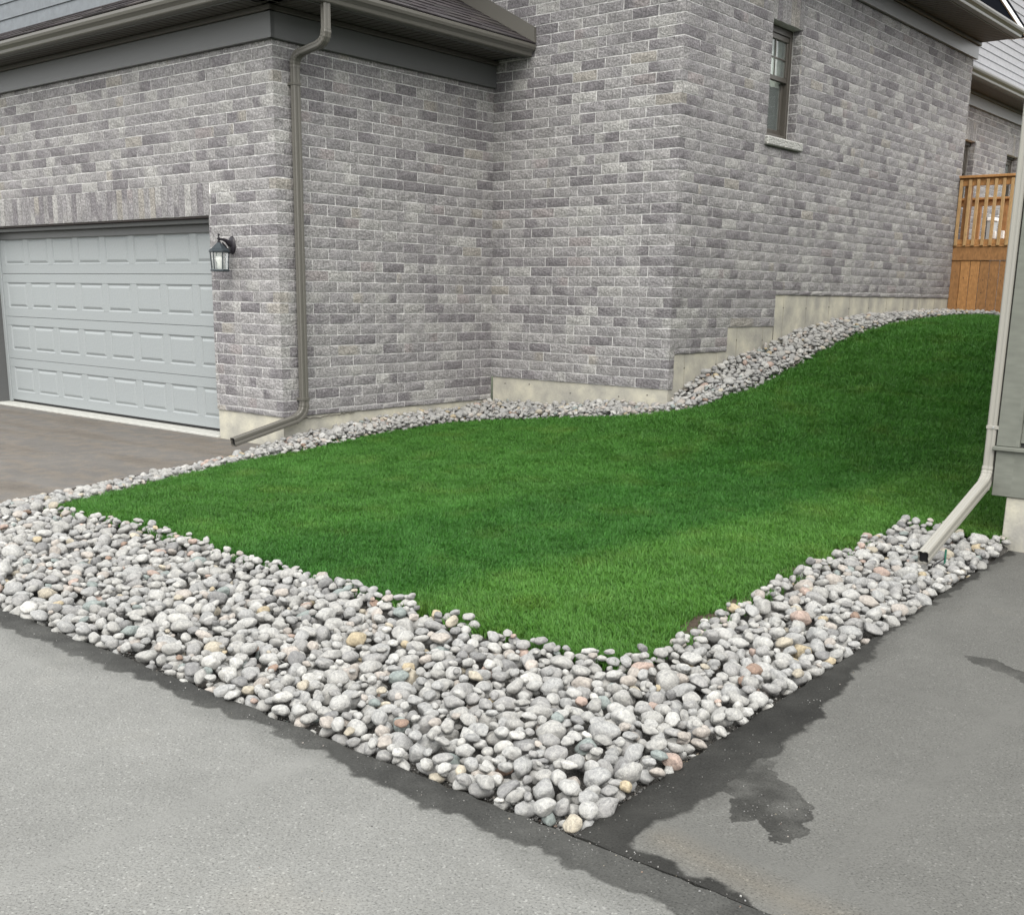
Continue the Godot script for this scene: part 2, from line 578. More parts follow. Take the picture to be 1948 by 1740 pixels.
func build_ground() -> void:
	var st := tool()
	box(st, Vector3(-120, -0.6, -120), Vector3(120, -0.12, 120))
	tag(done("ground", st, M.far_ground, self), "level earth and rough grass that stretches out beyond the two houses", "ground", "", "structure")
	var flat := func(_x: float, _z: float) -> float: return 0.0
	# the lane along the front
	var lane_rect := Rect2(2.0, 4.22, 8.0, 2.5)
	var lane_m := asphalt(Color(0.262, 0.263, 0.254), stain_map(lane_rect, 2048, 640, wet_lane, 61))
	var lane := base("lane")
	lane.set_meta("kind", "structure")
	tag(lane, "light grey asphalt lane along the lower left edge of the stone bed", "road", "", "structure")
	var edge := rough_line(Vector2(2.0, 4.29), Vector2(6.66, 4.335), 0.06, 0.010) + rough_line(Vector2(6.66, 4.335), Vector2(10.0, 4.345), 0.05, 0.007) + [Vector2(10.0, 4.345)]
	sheet("asphalt", edge + [Vector2(10, 6.72), Vector2(2, 6.72)], flat, lane_m, lane, 1.6, lane_rect)
	var plain := asphalt(Color(0.232, 0.233, 0.225))
	sheet("asphalt", [Vector2(-14, 4.29), Vector2(2.0, 4.29), Vector2(2.0, 6.72), Vector2(10, 6.72), Vector2(10, 4.35), Vector2(18, 4.35), Vector2(18, 12), Vector2(-14, 12)], flat, plain, lane)
	# the neighbour's driveway on the right
	var rr := Rect2(6.2, -0.6, 3.6, 5.0)
	var right_m := asphalt(Color(0.168, 0.167, 0.159), stain_map(rr, 1152, 1600, wet_drive, 71))
	var rd := base("right_driveway")
	tag(rd, "grey asphalt driveway on the right with dark damp patches beside the stones", "driveway", "", "structure")
	var left_edge := rough_line(Vector2(6.43, -0.47), Vector2(6.66, 4.325), 0.06, 0.008)
	sheet("asphalt", [Vector2(9.8, -0.47)] + left_edge + rough_line(Vector2(6.66, 4.325), Vector2(9.8, 4.335), 0.05, 0.006) + [Vector2(9.8, 4.335)], flat, right_m, rd, 1.6, rr)
	# the garage driveway, upper left
	var gd := base("garage_driveway")
	tag(gd, "dark brownish asphalt driveway in front of the double garage door", "driveway", "", "structure")
	var pts: Array = []
	for i in BED_LEFT.size() - 1:
		pts += rough_line(BED_LEFT[i], BED_LEFT[i + 1], 0.08, 0.012)
	pts.append(BED_LEFT[-1])
	pts += [Vector2(-9.0, 0.02), Vector2(-9.0, 4.29)]
	var gr := Rect2(-6.5, 0.0, 7.6, 4.3)
	var gm := asphalt(Color(0.20, 0.188, 0.178), stain_map(gr, 1024, 576, func(x: float, z: float, a: float, b: float) -> Vector2:
		var s := noise.get_noise_2d(x * 40.0, z * 260.0)
		return Vector2(clampf(0.25 * b + 0.4 * s, 0.0, 0.6), clampf(0.35 + a + s, 0, 0.6)), 81))
	sheet("asphalt", pts, garage_fall, gm, gd, 1.6, gr)


# ---------------------------------------------------------------- brick walls
func cut(rects: Array, hole: Rect2) -> Array:
	var out := []
	for r: Rect2 in rects:
		if not r.intersects(hole):
			out.append(r)
			continue
		var i := r.intersection(hole)
		if i.position.y > r.position.y: out.append(Rect2(r.position.x, r.position.y, r.size.x, i.position.y - r.position.y))
		if i.end.y < r.end.y: out.append(Rect2(r.position.x, i.end.y, r.size.x, r.end.y - i.end.y))
		if i.position.x > r.position.x: out.append(Rect2(r.position.x, i.position.y, i.position.x - r.position.x, i.size.y))
		if i.end.x < r.end.x: out.append(Rect2(i.end.x, i.position.y, r.end.x - i.end.x, i.size.y))
	return out


func slab(st: SurfaceTool, r: Rect2, O: Vector3, U: Vector3, N: Vector3, front: float, back: float) -> void:
	var t := Transform3D(Basis(U, Vector3.UP, N), O)
	box(st, Vector3(r.position.x, r.position.y, back), Vector3(r.end.x, r.end.y, front), 0.0, t)


func brick_wall(called: String, parent: Node, O: Vector3, U: Vector3, N: Vector3, length: float, low: float, high: float, holes: Array, odd_first: bool, quoin: bool) -> MeshInstance3D:
	# U runs away from an outer corner; every course is 0.1 m, every brick 0.29 m and a joint
	var gap := 0.0030 if quoin else 0.0
	var rects := [Rect2(gap, low, length - gap, high - low)]
	for h in holes: rects = cut(rects, h)
	var st := tool()
	for r in rects: slab(st, r, O, U, N, -0.0028, -0.086 if called == "return_wall" else -0.2)
	var wall := done(called, st, M.mortar, parent)
	var k0 := int(ceil((Y0 - high) / 0.1 - 0.001)) - 1
	var k1 := int(ceil((Y0 - low) / 0.1))
	for k in range(k0, k1):
		var y0 := maxf(J(k + 1) + 0.0048, low)
		var y1 := minf(J(k) - 0.0048, high)
		if y1 - y0 < 0.02: continue
		var full := (posmod(k, 2) == 1) == odd_first
		var u := 0.0 if full else 0.10
		if not quoin: u = 0.0 if full else -0.2
		var first := true
		while u < length:
			var u1 := u + 0.2905 + rng.randf_range(-0.003, 0.003)
			var pieces := [Rect2(maxf(u, 0.0), y0, minf(u1, length) - maxf(u, 0.0), y1 - y0)]
			for h: Rect2 in holes:
				var next := []
				next = cut(pieces, h)
				pieces = next
			for p: Rect2 in pieces:
				if p.size.x < 0.014 or p.size.y < 0.022: continue
				brick_jobs.append([wall, O + U * p.position.x + Vector3.UP * p.position.y, U, Vector3.UP, N, p.size.x, p.size.y, 0.098 if (first and full and quoin) else 0.03])
			first = false
			u = u1 + 0.0095
	return wall


func soldiers(wall: Node, O: Vector3, U: Vector3, N: Vector3, u0: float, u1: float, y0: float, y1: float) -> void:
	var n := int((u1 - u0) / 0.1)
	var w := (u1 - u0) / n
	for i in n:
		brick_jobs.append([wall, O + U * (u0 + w * i + 0.004) + Vector3.UP * (y0 + 0.003), U, Vector3.UP, N, w - 0.008, y1 - y0 - 0.006, 0.03])


func reveal(wall: Node, O: Vector3, U: Vector3, N: Vector3, deep: float, y0: float, y1: float) -> void:
	# brick ends that line an opening: one per course
	var k := int(floor((Y0 - y1) / 0.1))
	while J(k) > y0:
		var a := maxf(J(k + 1) + 0.005, y0)
		var b := minf(J(k) - 0.005, y1)
		if b - a > 0.02:
			brick_jobs.append([wall, O + U * 0.004 + Vector3.UP * a, U, Vector3.UP, N, deep - 0.004, b - a, 0.03])
		k += 1


const TONES := [Color(0.462, 0.447, 0.445), Color(0.555, 0.543, 0.525), Color(0.315, 0.298, 0.310), Color(0.49, 0.462, 0.422), Color(0.44, 0.403, 0.40), Color(0.405, 0.390, 0.396)]


func tone() -> Color:
	var r := rng.randf()
	var c: Color = TONES[0]
	if r > 0.975: c = TONES[4]
	elif r > 0.95: c = TONES[3]
	elif r > 0.77: c = TONES[2]
	elif r > 0.65: c = TONES[1]
	elif r > 0.38: c = TONES[5]
	return c * rng.randf_range(0.92, 1.08)


func add_brick(st: SurfaceTool, o: Vector3, U: Vector3, V: Vector3, N: Vector3, w: float, h: float, deep: float) -> void:
	var tall := h > w * 1.5
	var nx := 2 if tall else (4 if w > 0.16 else 2)
	var ny := 4 if tall else 3
	var a := tone()
	var b := tone() if rng.randf() < 0.55 else a
	var split := rng.randf_range(0.2, 0.8)
	var flip := U.cross(V).dot(N) < 0.0
	var tilt := rng.randf_range(-0.003, 0.003)
	var P: Array[Vector3] = []
	var C: Array[Color] = []
	for j in ny + 1:
		for i in nx + 1:
			var rim := i == 0 or j == 0 or i == nx or j == ny
			var fx := float(i) / nx
			var fy := float(j) / ny
			var d := rng.randf_range(-0.0005, 0.0025) if rim else rng.randf_range(0.002, 0.0105)
			d += tilt * (fx - 0.5)
			var ju := 0.0 if not rim else rng.randf_range(-0.0015, 0.0015)
			var jv := 0.0 if not rim else rng.randf_range(-0.002, 0.002)
			P.append(o + U * (w * fx + ju) + V * (h * fy + jv) + N * d)
			var s := fy if tall else fx
			C.append((a if s < split else b) * rng.randf_range(0.82, 1.18))
	st.set_smooth_group(1)
	var face := func(p: int, q: int, r: int, s: int) -> void:
		var order := [p, s, r, p, r, q] if not flip else [p, q, r, p, r, s]
		for v in order:
			st.set_color(C[v])
			st.add_vertex(P[v])
	for j in ny:
		for i in nx:
			var p := j * (nx + 1) + i
			face.call(p, p + 1, p + nx + 2, p + nx + 1)
	# edges running back into the joint
	st.set_smooth_group(-1)
	var ring: Array[int] = []
	for i in nx: ring.append(i)
	for j in ny: ring.append(j * (nx + 1) + nx)
	for i in nx: ring.append(ny * (nx + 1) + nx - i)
	for j in ny: ring.append((ny - j) * (nx + 1))
	var m := ring.size()
	var base_i := P.size()
	for r in ring:
		P.append(P[r] - N * deep)
		C.append(C[r])
	for i in m:
		var k := (i + 1) % m
		face.call(ring[k], ring[i], base_i + i, base_i + k)


func shown(p: Vector3) -> Vector3:
	# picture position (0..1948, 0..1740) and depth
	var q := cam_b.inverse() * (p - cam_at)
	var d := -q.z
	if d < 0.2: return Vector3(-1, -1, 1000)
	return Vector3(974.0 + cam_f * q.x / d, 1060.94 - cam_f * q.y / d, d)


func lay_bricks(house: Node, limit: int) -> void:
	var rank := []
	for i in brick_jobs.size():
		var b: Array = brick_jobs[i]
		var mid: Vector3 = b[1] + b[2] * b[5] * 0.5 + b[3] * b[6] * 0.5
		var s := shown(mid)
		var facing: float = maxf(0.0, (cam_at - mid).normalized().dot(b[4]))
		var size: float = 0.0
		if s.x > -5 and s.x < 1953 and s.y > -5 and s.y < 1745:
			size = b[5] * b[6] * facing / (s.z * s.z)
		rank.append([size, i])
	rank.sort_custom(func(p, q): return p[0] > q[0])
	var single := {}
	for i in mini(limit, rank.size()): single[rank[i][1]] = true
	var rest := SurfaceTool.new()
	rest.begin(Mesh.PRIMITIVE_TRIANGLES)
	rest.set_smooth_group(1)
	for i in brick_jobs.size():
		var b: Array = brick_jobs[i]
		if single.has(i):
			var st := SurfaceTool.new()
			st.begin(Mesh.PRIMITIVE_TRIANGLES)
			st.set_smooth_group(1)
			var wall: Node = b[0]
			add_brick(st, b[1], b[2], b[3], b[4], b[5], b[6], b[7])
			done("brick", st, M.brick, wall)
		else:
			add_brick(rest, b[1], b[2], b[3], b[4], b[5], b[6], b[7])
	var r := done("brickwork", rest, M.brick, house)
	r.set_meta("kind", "stuff")
	brick_jobs.clear()


# ---------------------------------------------------------------- eaves and roofs
func eave(parent: Node, at: Vector3, along: Vector3, out: Vector3, length: float, y_f0: float, y_f1: float, over: float, gut: float, m_frieze: Material, skip := 0.0) -> void:
	# at: on the wall line, y = 0; along runs the length of the eave
	var t := Transform3D(Basis(along, Vector3.UP, out), at)
	var st := tool()
	box(st, Vector3(skip, y_f0, 0.003), Vector3(length, y_f1, 0.05), 0.003, t)
	done("frieze_board", st, m_frieze, parent)
	st = tool()
	box(st, Vector3(maxf(skip - 0.035, 0.0), y_f1 + 0.002, 0.003), Vector3(length, y_f1 + 0.046, 0.085), 0.006, t)
	done("crown_strip", st, M.soffit, parent)
	var y_s := y_f1 + 0.048
	var n := int(length / 0.1)
	for i in n:
		st = tool()
		box(st, Vector3(i * 0.1 + 0.006, y_s, 0.003), Vector3(i * 0.1 + 0.092, y_s + 0.012, over - 0.02), 0.003, t)
		done("soffit_slat", st, M.soffit, parent)
	st = tool()
	box(st, Vector3(0, y_s + 0.0125, -0.1), Vector3(length, y_s + 0.03, over - 0.02), 0.0, t)
	done("soffit_backing", st, M.dark, parent)
	st = tool()
	box(st, Vector3(0, y_s - 0.012, over - 0.019), Vector3(length, y_s + 0.15, over), 0.003, t)
	done("fascia_board", st, M.trim, parent)
	# gutter: an open channel with a stepped face
	var o := [Vector2(0.001, 0.115), Vector2(0.001, 0.0), Vector2(gut * 0.56, 0.0), Vector2(gut * 0.62, 0.008), Vector2(gut * 0.66, 0.034), Vector2(gut * 0.80, 0.052), Vector2(gut * 0.93, 0.062), Vector2(gut, 0.085), Vector2(gut, 0.108), Vector2(gut * 0.95, 0.113)]
	var prof := PackedVector2Array()
	for p in o: prof.append(p)
	for i in range(o.size() - 1, -1, -1):
		var p: Vector2 = o[i]
		prof.append(Vector2(clampf(p.x, 0.006, gut * 0.90) - (0.004 if i > 2 else 0.0), maxf(p.y, 0.005) + (0.001 if i > 2 and i < 8 else 0.0)))
	st = tool()
	extrude(st, prof, at + out * over + Vector3.UP * (y_s - 0.004), out, Vector3.UP, along, length)
	done("gutter", st, M.spout, parent)
	for e in [0.0, length - 0.003]:
		st = tool()
		var cap := PackedVector2Array()
		for p in o: cap.append(Vector2(p.x, p.y))
		extrude(st, cap, at + along * e + out * over + Vector3.UP * (y_s - 0.004), out, Vector3.UP, along, 0.003)
		done("gutter_cap", st, M.spout, parent)


func shingles(roof: Node, origin: Vector3, U: Vector3, W: Vector3, N: Vector3, length: float, rows: int, keep: Callable, joined: bool) -> void:
	# U along the eave, W up the slope
	var all := tool()
	var any := false
	for r in rows:
		var u := -rng.randf_range(0.0, 0.3)
		while u < length:
			var w := rng.randf_range(0.14, 0.34)
			var u0 := maxf(u, 0.0)
			var u1 := minf(u + w - 0.004, length)
			u += w
			if u1 - u0 < 0.03 or not keep.call((u0 + u1) * 0.5, r * 0.14 + 0.07): continue
			var thick := rng.randf_range(0.008, 0.016)
			var st := all if joined else tool()
			any = true
			var g := rng.randf_range(0.75, 1.2)
			st.set_color(Color(0.075, 0.066, 0.069) * g if rng.randf() < 0.8 else Color(0.10, 0.088, 0.085) * g)
			var lift := N * 0.006
			var p := origin + W * (r * 0.14) + lift
			var a := p + U * u0
			var b := p + U * u1
			var c := b + W * 0.2
			var d := a + W * 0.2
			var n := N * thick
			var mid := (a + c) * 0.5 + n * 0.3
			quad(st, a + n, b + n, c + N * 0.002, d + N * 0.002, mid)
			quad(st, a, b, b + n, a + n, mid)
			quad(st, a, a + n, d + N * 0.002, d, mid)
			quad(st, b, b + n, c + N * 0.002, c, mid)
			if not joined: done("shingle", st, M.shingle, roof)
	if joined and any:
		done("shingle_cover", all, M.shingle, roof).set_meta("kind", "stuff")


func lap_siding(parent: Node, called: String, O: Vector3, U: Vector3, N: Vector3, length: float, y0: float, y1: float, pitch: float, m: Material) -> void:
	var t := Transform3D(Basis(U, Vector3.UP, N), O)
	var y := y0
	while y < y1:
		var h := minf(pitch, y1 - y)
		var cutat := rng.randf_range(0.25, 0.75) * length
		for seg in [[0.0, cutat - 0.0015], [cutat + 0.0015, length]]:
			var st := tool()
			var prof := PackedVector2Array([Vector2(0.0, 0.0), Vector2(0.019, 0.0), Vector2(0.006, h + 0.012), Vector2(0.0, h + 0.012)])
			extrude(st, prof, t * Vector3(seg[0], y, 0.0), N, Vector3.UP, U, seg[1] - seg[0])
			done(called, st, m, parent)
		y += pitch


# ---------------------------------------------------------------- rectangular downspouts
func spout_profile(w: float, d: float) -> PackedVector2Array:
	# corrugated rectangle, about 1 = full size
	var out := PackedVector2Array()
	var hx := w * 0.5
	var hy := d * 0.5
	var c := 0.008
	for s in [[Vector2(-hx, -hy), Vector2(hx, -hy), Vector2(0, 1)], [Vector2(hx, -hy), Vector2(hx, hy), Vector2(-1, 0)], [Vector2(hx, hy), Vector2(-hx, hy), Vector2(0, -1)], [Vector2(-hx, hy), Vector2(-hx, -hy), Vector2(1, 0)]]:
		var a: Vector2 = s[0]
		var b: Vector2 = s[1]
		var l := a.distance_to(b)
		var u := (b - a) / l
		out.append(a + u * c)
		for f in [0.34, 0.42, 0.58, 0.66]:
			out.append(a + u * l * f + s[2] * (0.003 if f > 0.4 and f < 0.6 else 0.0))
		out.append(b - u * c)
	return out


func spout_run(called: String, path: Array, side: Vector3, w: float, d: float, m: Material, parent: Node, ribs := false, open_end := false) -> Node:
	var st := tool()
	var fr := []
	for i in path.size():
		var a: Vector3 = path[maxi(i - 1, 0)]
		var b: Vector3 = path[mini(i + 1, path.size() - 1)]
		var dir := (b - a).normalized()
		var y := dir.cross(side).normalized()
		fr.append([side, y, (1.07 if ribs and i % 2 == 1 else 1.0)])
	sweep(st, spout_profile(w, d), path, fr, not open_end)
	var o := done(called, st, m, parent)
	if open_end:
		var dir: Vector3 = (path[-1] - path[-2]).normalized()
		var y := dir.cross(side).normalized()
		st = tool()
		sweep(st, spout_profile(w * 0.93, d * 0.91), [path[0] + dir * 0.02, path[-1] - dir * 0.001], [[side, y, 1.0], [side, y, 1.0]], false)
		done("bore", st, m, o)
		st = tool()
		box(st, path[0] - Vector3(0.02, 0.02, 0.02), path[0] + Vector3(0.02, 0.02, 0.02))
		sweep(st, spout_profile(w * 0.93, d * 0.91), [path[-1] - dir * 0.022, path[-1] - dir * 0.02], [[side, y, 1.0], [side, y, 1.0]], true)
		done("inner_shadow_plate", st, M.dark, o)
	return o


func bend(a: Vector3, b: Vector3, c: Vector3, n: int) -> Array:
	var out := []
	for i in n + 1:
		var t := float(i) / n
		out.append(a.lerp(b, t).lerp(b.lerp(c, t), t))
	return out


# ---------------------------------------------------------------- the brick house
func build_house() -> void:
	var h := base("brick_house")
	tag(h, "grey brick house with double garage, stepped concrete footing and brown eaves", "house")
	var X := Vector3.RIGHT
	var Z := Vector3.BACK
	# garage front: u runs to the left from the corner
	var door_r := 1.03
	var door_l := 5.74
	var head := J(14)
	var top := J(-0.45)
	var holes := [Rect2(door_r, -1, door_l - door_r, head + 1)]
	var sold := Rect2(door_r - 0.02, head, door_l - door_r + 0.04, J(11) - head)
	var wa := brick_wall("garage_front_wall", h, Vector3.ZERO, -X, Z, 7.6, J(32.5), top, holes + [sold], false, true)
	var st := tool()
	slab(st, sold, Vector3.ZERO, -X, Z, -0.0032, -0.2)
	done("soldier_mortar", st, M.mortar, wa)
	soldiers(wa, Vector3.ZERO, -X, Z, door_r - 0.02, door_l + 0.02, head, J(11))
	brick_wall("garage_side_wall", h, Vector3.ZERO, -Z, X, LB, J(32.5), top, [], true, true)
	var wc := brick_wall("return_wall", h, Vector3(LC, 0, -LB), -X, Z, 3.4, J(30), J(-13), [], false, true)
	var steps := [Rect2(0.09, -1, 1.055, J(26.5) + 1), Rect2(1.145, -1, 1.055, J(24) + 1), Rect2(2.2, -1, 8, J(20.5) + 1)]
	var win := Rect2(1.73, J(4), 0.68, J(-7.5) - J(4))
	var wsold := Rect2(1.71, J(-7.5), 0.72, 0.29)
	var wd := brick_wall("long_side_wall", h, Vector3(LC, 0, -LB), -Z, X, -DEND - LB, J(30), J(-13), steps + [win, wsold, Rect2(1.70, J(5), 0.85, 0.097)], true, true)
	st = tool()
	slab(st, wsold, Vector3(LC, 0, -LB), -Z, X, -0.0032, -0.2)
	done("soldier_mortar", st, M.mortar, wd)
	soldiers(wd, Vector3(LC, 0, -LB), -Z, X, 1.71, 2.43, J(-7.5), J(-7.5) + 0.29)
	reveal(wd, Vector3(LC - 0.003, 0, -LB - 2.41 + 0.002), -X, Z, 0.10, J(4), J(-7.5))
	# back of the long wall, where it meets the rear wing
	st = tool()
	box(st, Vector3(-4, 0, DEND), Vector3(LC - 0.2, J(-13), DEND + 0.2))
	done("rear_wall", st, M.mortar, h)
	for k in range(-12, 25):
		brick_jobs.append([wd, Vector3(LC - 0.004, J(k + 1) + 0.005, DEND - 0.002), -X, Vector3.UP, -Z, 0.29 if k % 2 else 0.19, 0.09, 0.03])
	lay_bricks(h, 300)

	# concrete foundation, in steps up the long side
	var f := Node3D.new()
	f.name = "foundation"
	h.add_child(f, true)
	block("footing", Vector3(-1.03, -0.5, -0.25), Vector3(-0.012, J(32.5) - 0.002, -0.013), M.concrete, f, 0.004)
	block("footing", Vector3(-7.6, -0.5, -0.25), Vector3(-5.74, J(32.5) - 0.002, -0.013), M.concrete, f, 0.004)
	block("footing", Vector3(-0.25, -0.5, -LB), Vector3(-0.0125, J(32.5) - 0.003, -0.0135), M.concrete, f, 0.003)
	block("footing", Vector3(0.02, -0.5, -LB - 0.25), Vector3(LC - 0.012, J(30) - 0.002, -LB - 0.012), M.concrete, f, 0.003)
	var steps_at := [[3.061, 4.116, 26.5], [4.116, 5.171, 24.0], [5.171, 10.80, 20.5]]
	var fst := tool()
	for s in steps_at:
		box(fst, Vector3(LC - 0.25, -0.5, -s[1]), Vector3(LC - 0.008, J(s[2]) - 0.002, -s[0]))
	box(fst, Vector3(LC - 0.25, -0.5, -3.0605), Vector3(LC - 0.008, J(30) - 0.003, -LB - 0.0125))
	done("stepped_footing", fst, M.concrete, f)
	for s in steps_at:
		var zz: float = s[0] + 0.22
		while zz < s[1] - 0.05:
			block("form_seam", Vector3(LC - 0.0082, 0.2, -zz - 0.002), Vector3(LC - 0.0062, J(s[2]) - 0.004, -zz + 0.002), M.stain, f)
			var hy: float = J(s[2]) - rng.randf_range(0.13, 0.16)
			var tt := tool()
			rod(tt, Vector3(LC - 0.009, hy, -zz), Vector3(LC - 0.0055, hy, -zz), rng.randf_range(0.010, 0.018), 0.006, 7)
			done("tie_hole", tt, M.hole, f)
			if s[2] < 25.0 and J(s[2]) - hy < 0.3:
				block("rust_run", Vector3(LC - 0.0083, hy - rng.randf_range(0.05, 0.12), -zz - 0.006), Vector3(LC - 0.0066, hy, -zz + 0.005), M.stain, f)
			zz += 0.61 + rng.randf_range(-0.03, 0.03)
	for xx in [0.20, 0.55, 1.12, 1.75, 2.1]:
		var tt := tool()
		var hy := rng.randf_range(0.46, 0.53)
		rod(tt, Vector3(xx, hy, -LB - 0.014), Vector3(xx, hy, -LB - 0.0095), 0.010, 0.006, 7)
		done("tie_hole", tt, M.hole, f)
	# the squeezed strip of sealant under the bricks beside the downspout
	st = tool()
	var prev := Vector3(0.004, 0.318, -0.16)
	for i in 26:
		var z := -0.16 - (i + 1) * 0.028
		var q := Vector3(0.004, 0.305 + 0.022 * noise.get_noise_1d(i * 95.0) + 0.002 * i * 0.3, z)
		rod(st, prev, q, 0.004, 0.004, 5)
		prev = q
	done("sealant_bead", st, M.hole, f)

	build_garage_door(h, -door_r, -door_l, head)
	build_window(h, Vector3(LC - 0.11, 0, -LB - 1.73), 0.68, J(4), J(-7.5), true)
	# stone sill, two pieces
	for z in [[4.665, 5.075], [5.078, 5.50]]:
		st = SurfaceTool.new()
		st.begin(Mesh.PRIMITIVE_TRIANGLES)
		st.set_smooth_group(-1)
		box(st, Vector3(LC - 0.10, J(4) - 0.095, -z[1]), Vector3(LC + 0.045, J(4) - 0.003, -z[0]), 0.012)
		done("window_sill", st, M.sill, h)

	# eaves of the garage
	eave(h, Vector3(0.555, 0, 0), -X, Z, 8.2, top, 3.845, 0.34, 0.125, M.trim, 0.505)
	eave(h, Vector3(0, 0, 0.43), -Z, X, 0.43 + LB - 0.02, top, 3.845, 0.44, 0.14, M.trim, 0.3805)
	# garage roof
	var roof := Node3D.new()
	roof.name = "garage_roof"
	h.add_child(roof, true)
	var ex := 0.55
	var ez := 0.44
	var ey := 4.012
	var up := func(d: float) -> float: return ey + SLOPE * d
	st = tool()
	var low := Vector3(-2, 0, -3)
	# side slope, front slope
	quad(st, Vector3(ex, ey, ez), Vector3(ex, ey, -LB + 0.01), Vector3(-1.2, up.call(ex + 1.2), -LB + 0.01), Vector3(-1.2, up.call(ex + 1.2), ez - ex - 1.2), low)
	tri(st, Vector3(ex, ey, ez), Vector3(-1.2, up.call(ex + 1.2), ez - ex - 1.2), Vector3(-1.2, ey, ez), low)
	quad(st, Vector3(-1.2, ey, ez), Vector3(-7.6, ey, ez), Vector3(-7.6, up.call(ez + 0.05), -0.05), Vector3(-1.2, up.call(ez + 0.05), -0.05), low)
	done("sheathing", st, M.dark, roof)
	var nl := sqrt(1 + SLOPE * SLOPE)
	var Wb := Vector3(-1, SLOPE, 0) / nl
	var Nb := Vector3(SLOPE, 1, 0) / nl
	shingles(roof, Vector3(ex + 0.02, ey - 0.01, -LB + 0.025), Z, Wb, Nb, ez + LB - 0.03, 13, func(u: float, w: float) -> bool: return -LB + u < ez - w / nl + 0.05, false)
	var Wa := Vector3(0, SLOPE, -1) / nl
	var Na := Vector3(0, 1, SLOPE) / nl
	shingles(roof, Vector3(ex + 0.02, ey - 0.01, ez + 0.02), -X, Wa, Na, 7.0, 4, func(u: float, w: float) -> bool: return u > w / nl - 0.05, false)
	# flashing board up the return wall
	st = tool()
	var fp := PackedVector2Array([Vector2(0.575, 4.02), Vector2(0.565, 4.17), Vector2(-1.2, 4.17 + 0.545 * 1.765), Vector2(-1.2, 4.02 + 0.527 * 1.755)])
	extrude(st, fp, Vector3(0, 0, -LB + 0.004), X, Vector3.UP, Z, 0.035)
	done("flashing_board", st, M.spout, roof)

	# upper storey over the garage
	var us := Node3D.new()
	us.name = "upper_storey"
	h.add_child(us, true)
	block("core_wall", Vector3(-7.6, 4.1, -6.0), Vector3(-1.25, 6.6, -0.09), M.lining, us)
	lap_siding(us, "siding_board", Vector3(-1.2, 0, -0.088), -X, Z, 6.4, 4.258, 6.55, 0.165, M.siding)
	lap_siding(us, "siding_board", Vector3(-1.248, 0, -0.12), -Z, X, 5.8, 4.6, 6.55, 0.165, M.siding)
	st = tool()
	quad(st, Vector3(-8.0, 6.55, 0.35), Vector3(-0.8, 6.55, 0.35), Vector3(-2.8, 7.9, -3.0), Vector3(-6.0, 7.9, -3.0), Vector3(-4, 5, -3))
	tri(st, Vector3(-0.8, 6.55, 0.35), Vector3(-0.8, 6.55, -6.4), Vector3(-2.8, 7.9, -3.0), Vector3(-4, 5, -3))
	quad(st, Vector3(-8.0, 6.55, -6.4), Vector3(-0.8, 6.55, -6.4), Vector3(-2.8, 7.9, -3.0), Vector3(-6.0, 7.9, -3.0), Vector3(-4, 5, -3))
	tri(st, Vector3(-8.0, 6.55, 0.35), Vector3(-8.0, 6.55, -6.4), Vector3(-6.0, 7.9, -3.0), Vector3(-4, 5, -3))
	quad(st, Vector3(-8.0, 6.55, 0.35), Vector3(-0.8, 6.55, 0.35), Vector3(-0.8, 6.55, -6.4), Vector3(-8.0, 6.55, -6.4), Vector3(-4, 7, -3))
	done("upper_roof", st, M.dark, us)
	# closes the garage behind
	block("left_wall", Vector3(-7.6, 0, -6.0), Vector3(-7.4, 4.1, -0.2), M.mortar, h)
	block("back_wall", Vector3(-7.4, 0, -6.0), Vector3(-4.0, 4.1, -5.8), M.mortar, h)

	# main block: eave over the long wall, roof, dark upper gable with a white rake
	eave(h, Vector3(LC, 0, DEND - 0.05), Z, X, 8.5, J(-13), 5.06, 0.535, 0.125, M.trim_light)
	eave(h, Vector3(LC + 0.6, 0, -LB), -X, Z, 4.0, J(-13), 5.06, 0.45, 0.125, M.trim, 0.5505)
	block("attic_wall", Vector3(LC - 0.2, J(-13) + 0.001, DEND + 0.01), Vector3(LC - 0.007, 5.16, -LB - 0.01), M.lining, h)
	block("attic_wall", Vector3(-1.0, J(-13) + 0.001, -LB - 0.2), Vector3(LC - 0.201, 5.16, -LB - 0.007), M.lining, h)
	var mr := Node3D.new()
	mr.name = "main_roof"
	h.add_child(mr, true)
	st = tool()
	var inn := Vector3(-1, 4.8, -7)
	quad(st, Vector3(2.93, 5.22, -2.45), Vector3(2.93, 5.22, -10.9), Vector3(-2.0, 7.82, -10.9), Vector3(-2.0, 7.82, -6.0), inn)
	tri(st, Vector3(2.93, 5.22, -2.45), Vector3(-2.0, 7.82, -6.0), Vector3(-2.0, 5.22, -2.45), inn)
	quad(st, Vector3(-2.0, 5.22, -2.45), Vector3(-2.0, 7.82, -6.0), Vector3(-2.0, 7.82, -10.9), Vector3(-2.0, 5.22, -10.9), inn)
	tri(st, Vector3(2.93, 5.22, -10.9), Vector3(-2.0, 7.82, -10.9), Vector3(-2.0, 5.22, -10.9), inn)
	done("sheathing", st, M.dark, mr)
	var keep := func(u: float, w: float) -> bool: return u < 8.4 - w * 0.65
	shingles(mr, Vector3(2.95, 5.215, -10.92), Z, Vector3(-1, SLOPE, 0) / nl, Vector3(SLOPE, 1, 0) / nl, 8.5, 38, keep, true)
	# low roof edge that shows over the gutter at the far end
	var ZX := Vector3(0, 0, 1)
	st = tool()
	extrude(st, PackedVector2Array([Vector2(-9.6, 5.3), Vector2(-11.6, 5.42), Vector2(-12.6, 5.465), Vector2(-9.6, 6.09)]), Vector3(2.28, 0, 0), ZX, Vector3.UP, X, 0.20)
	done("roof_end", st, M.navy, mr)
	st = tool()
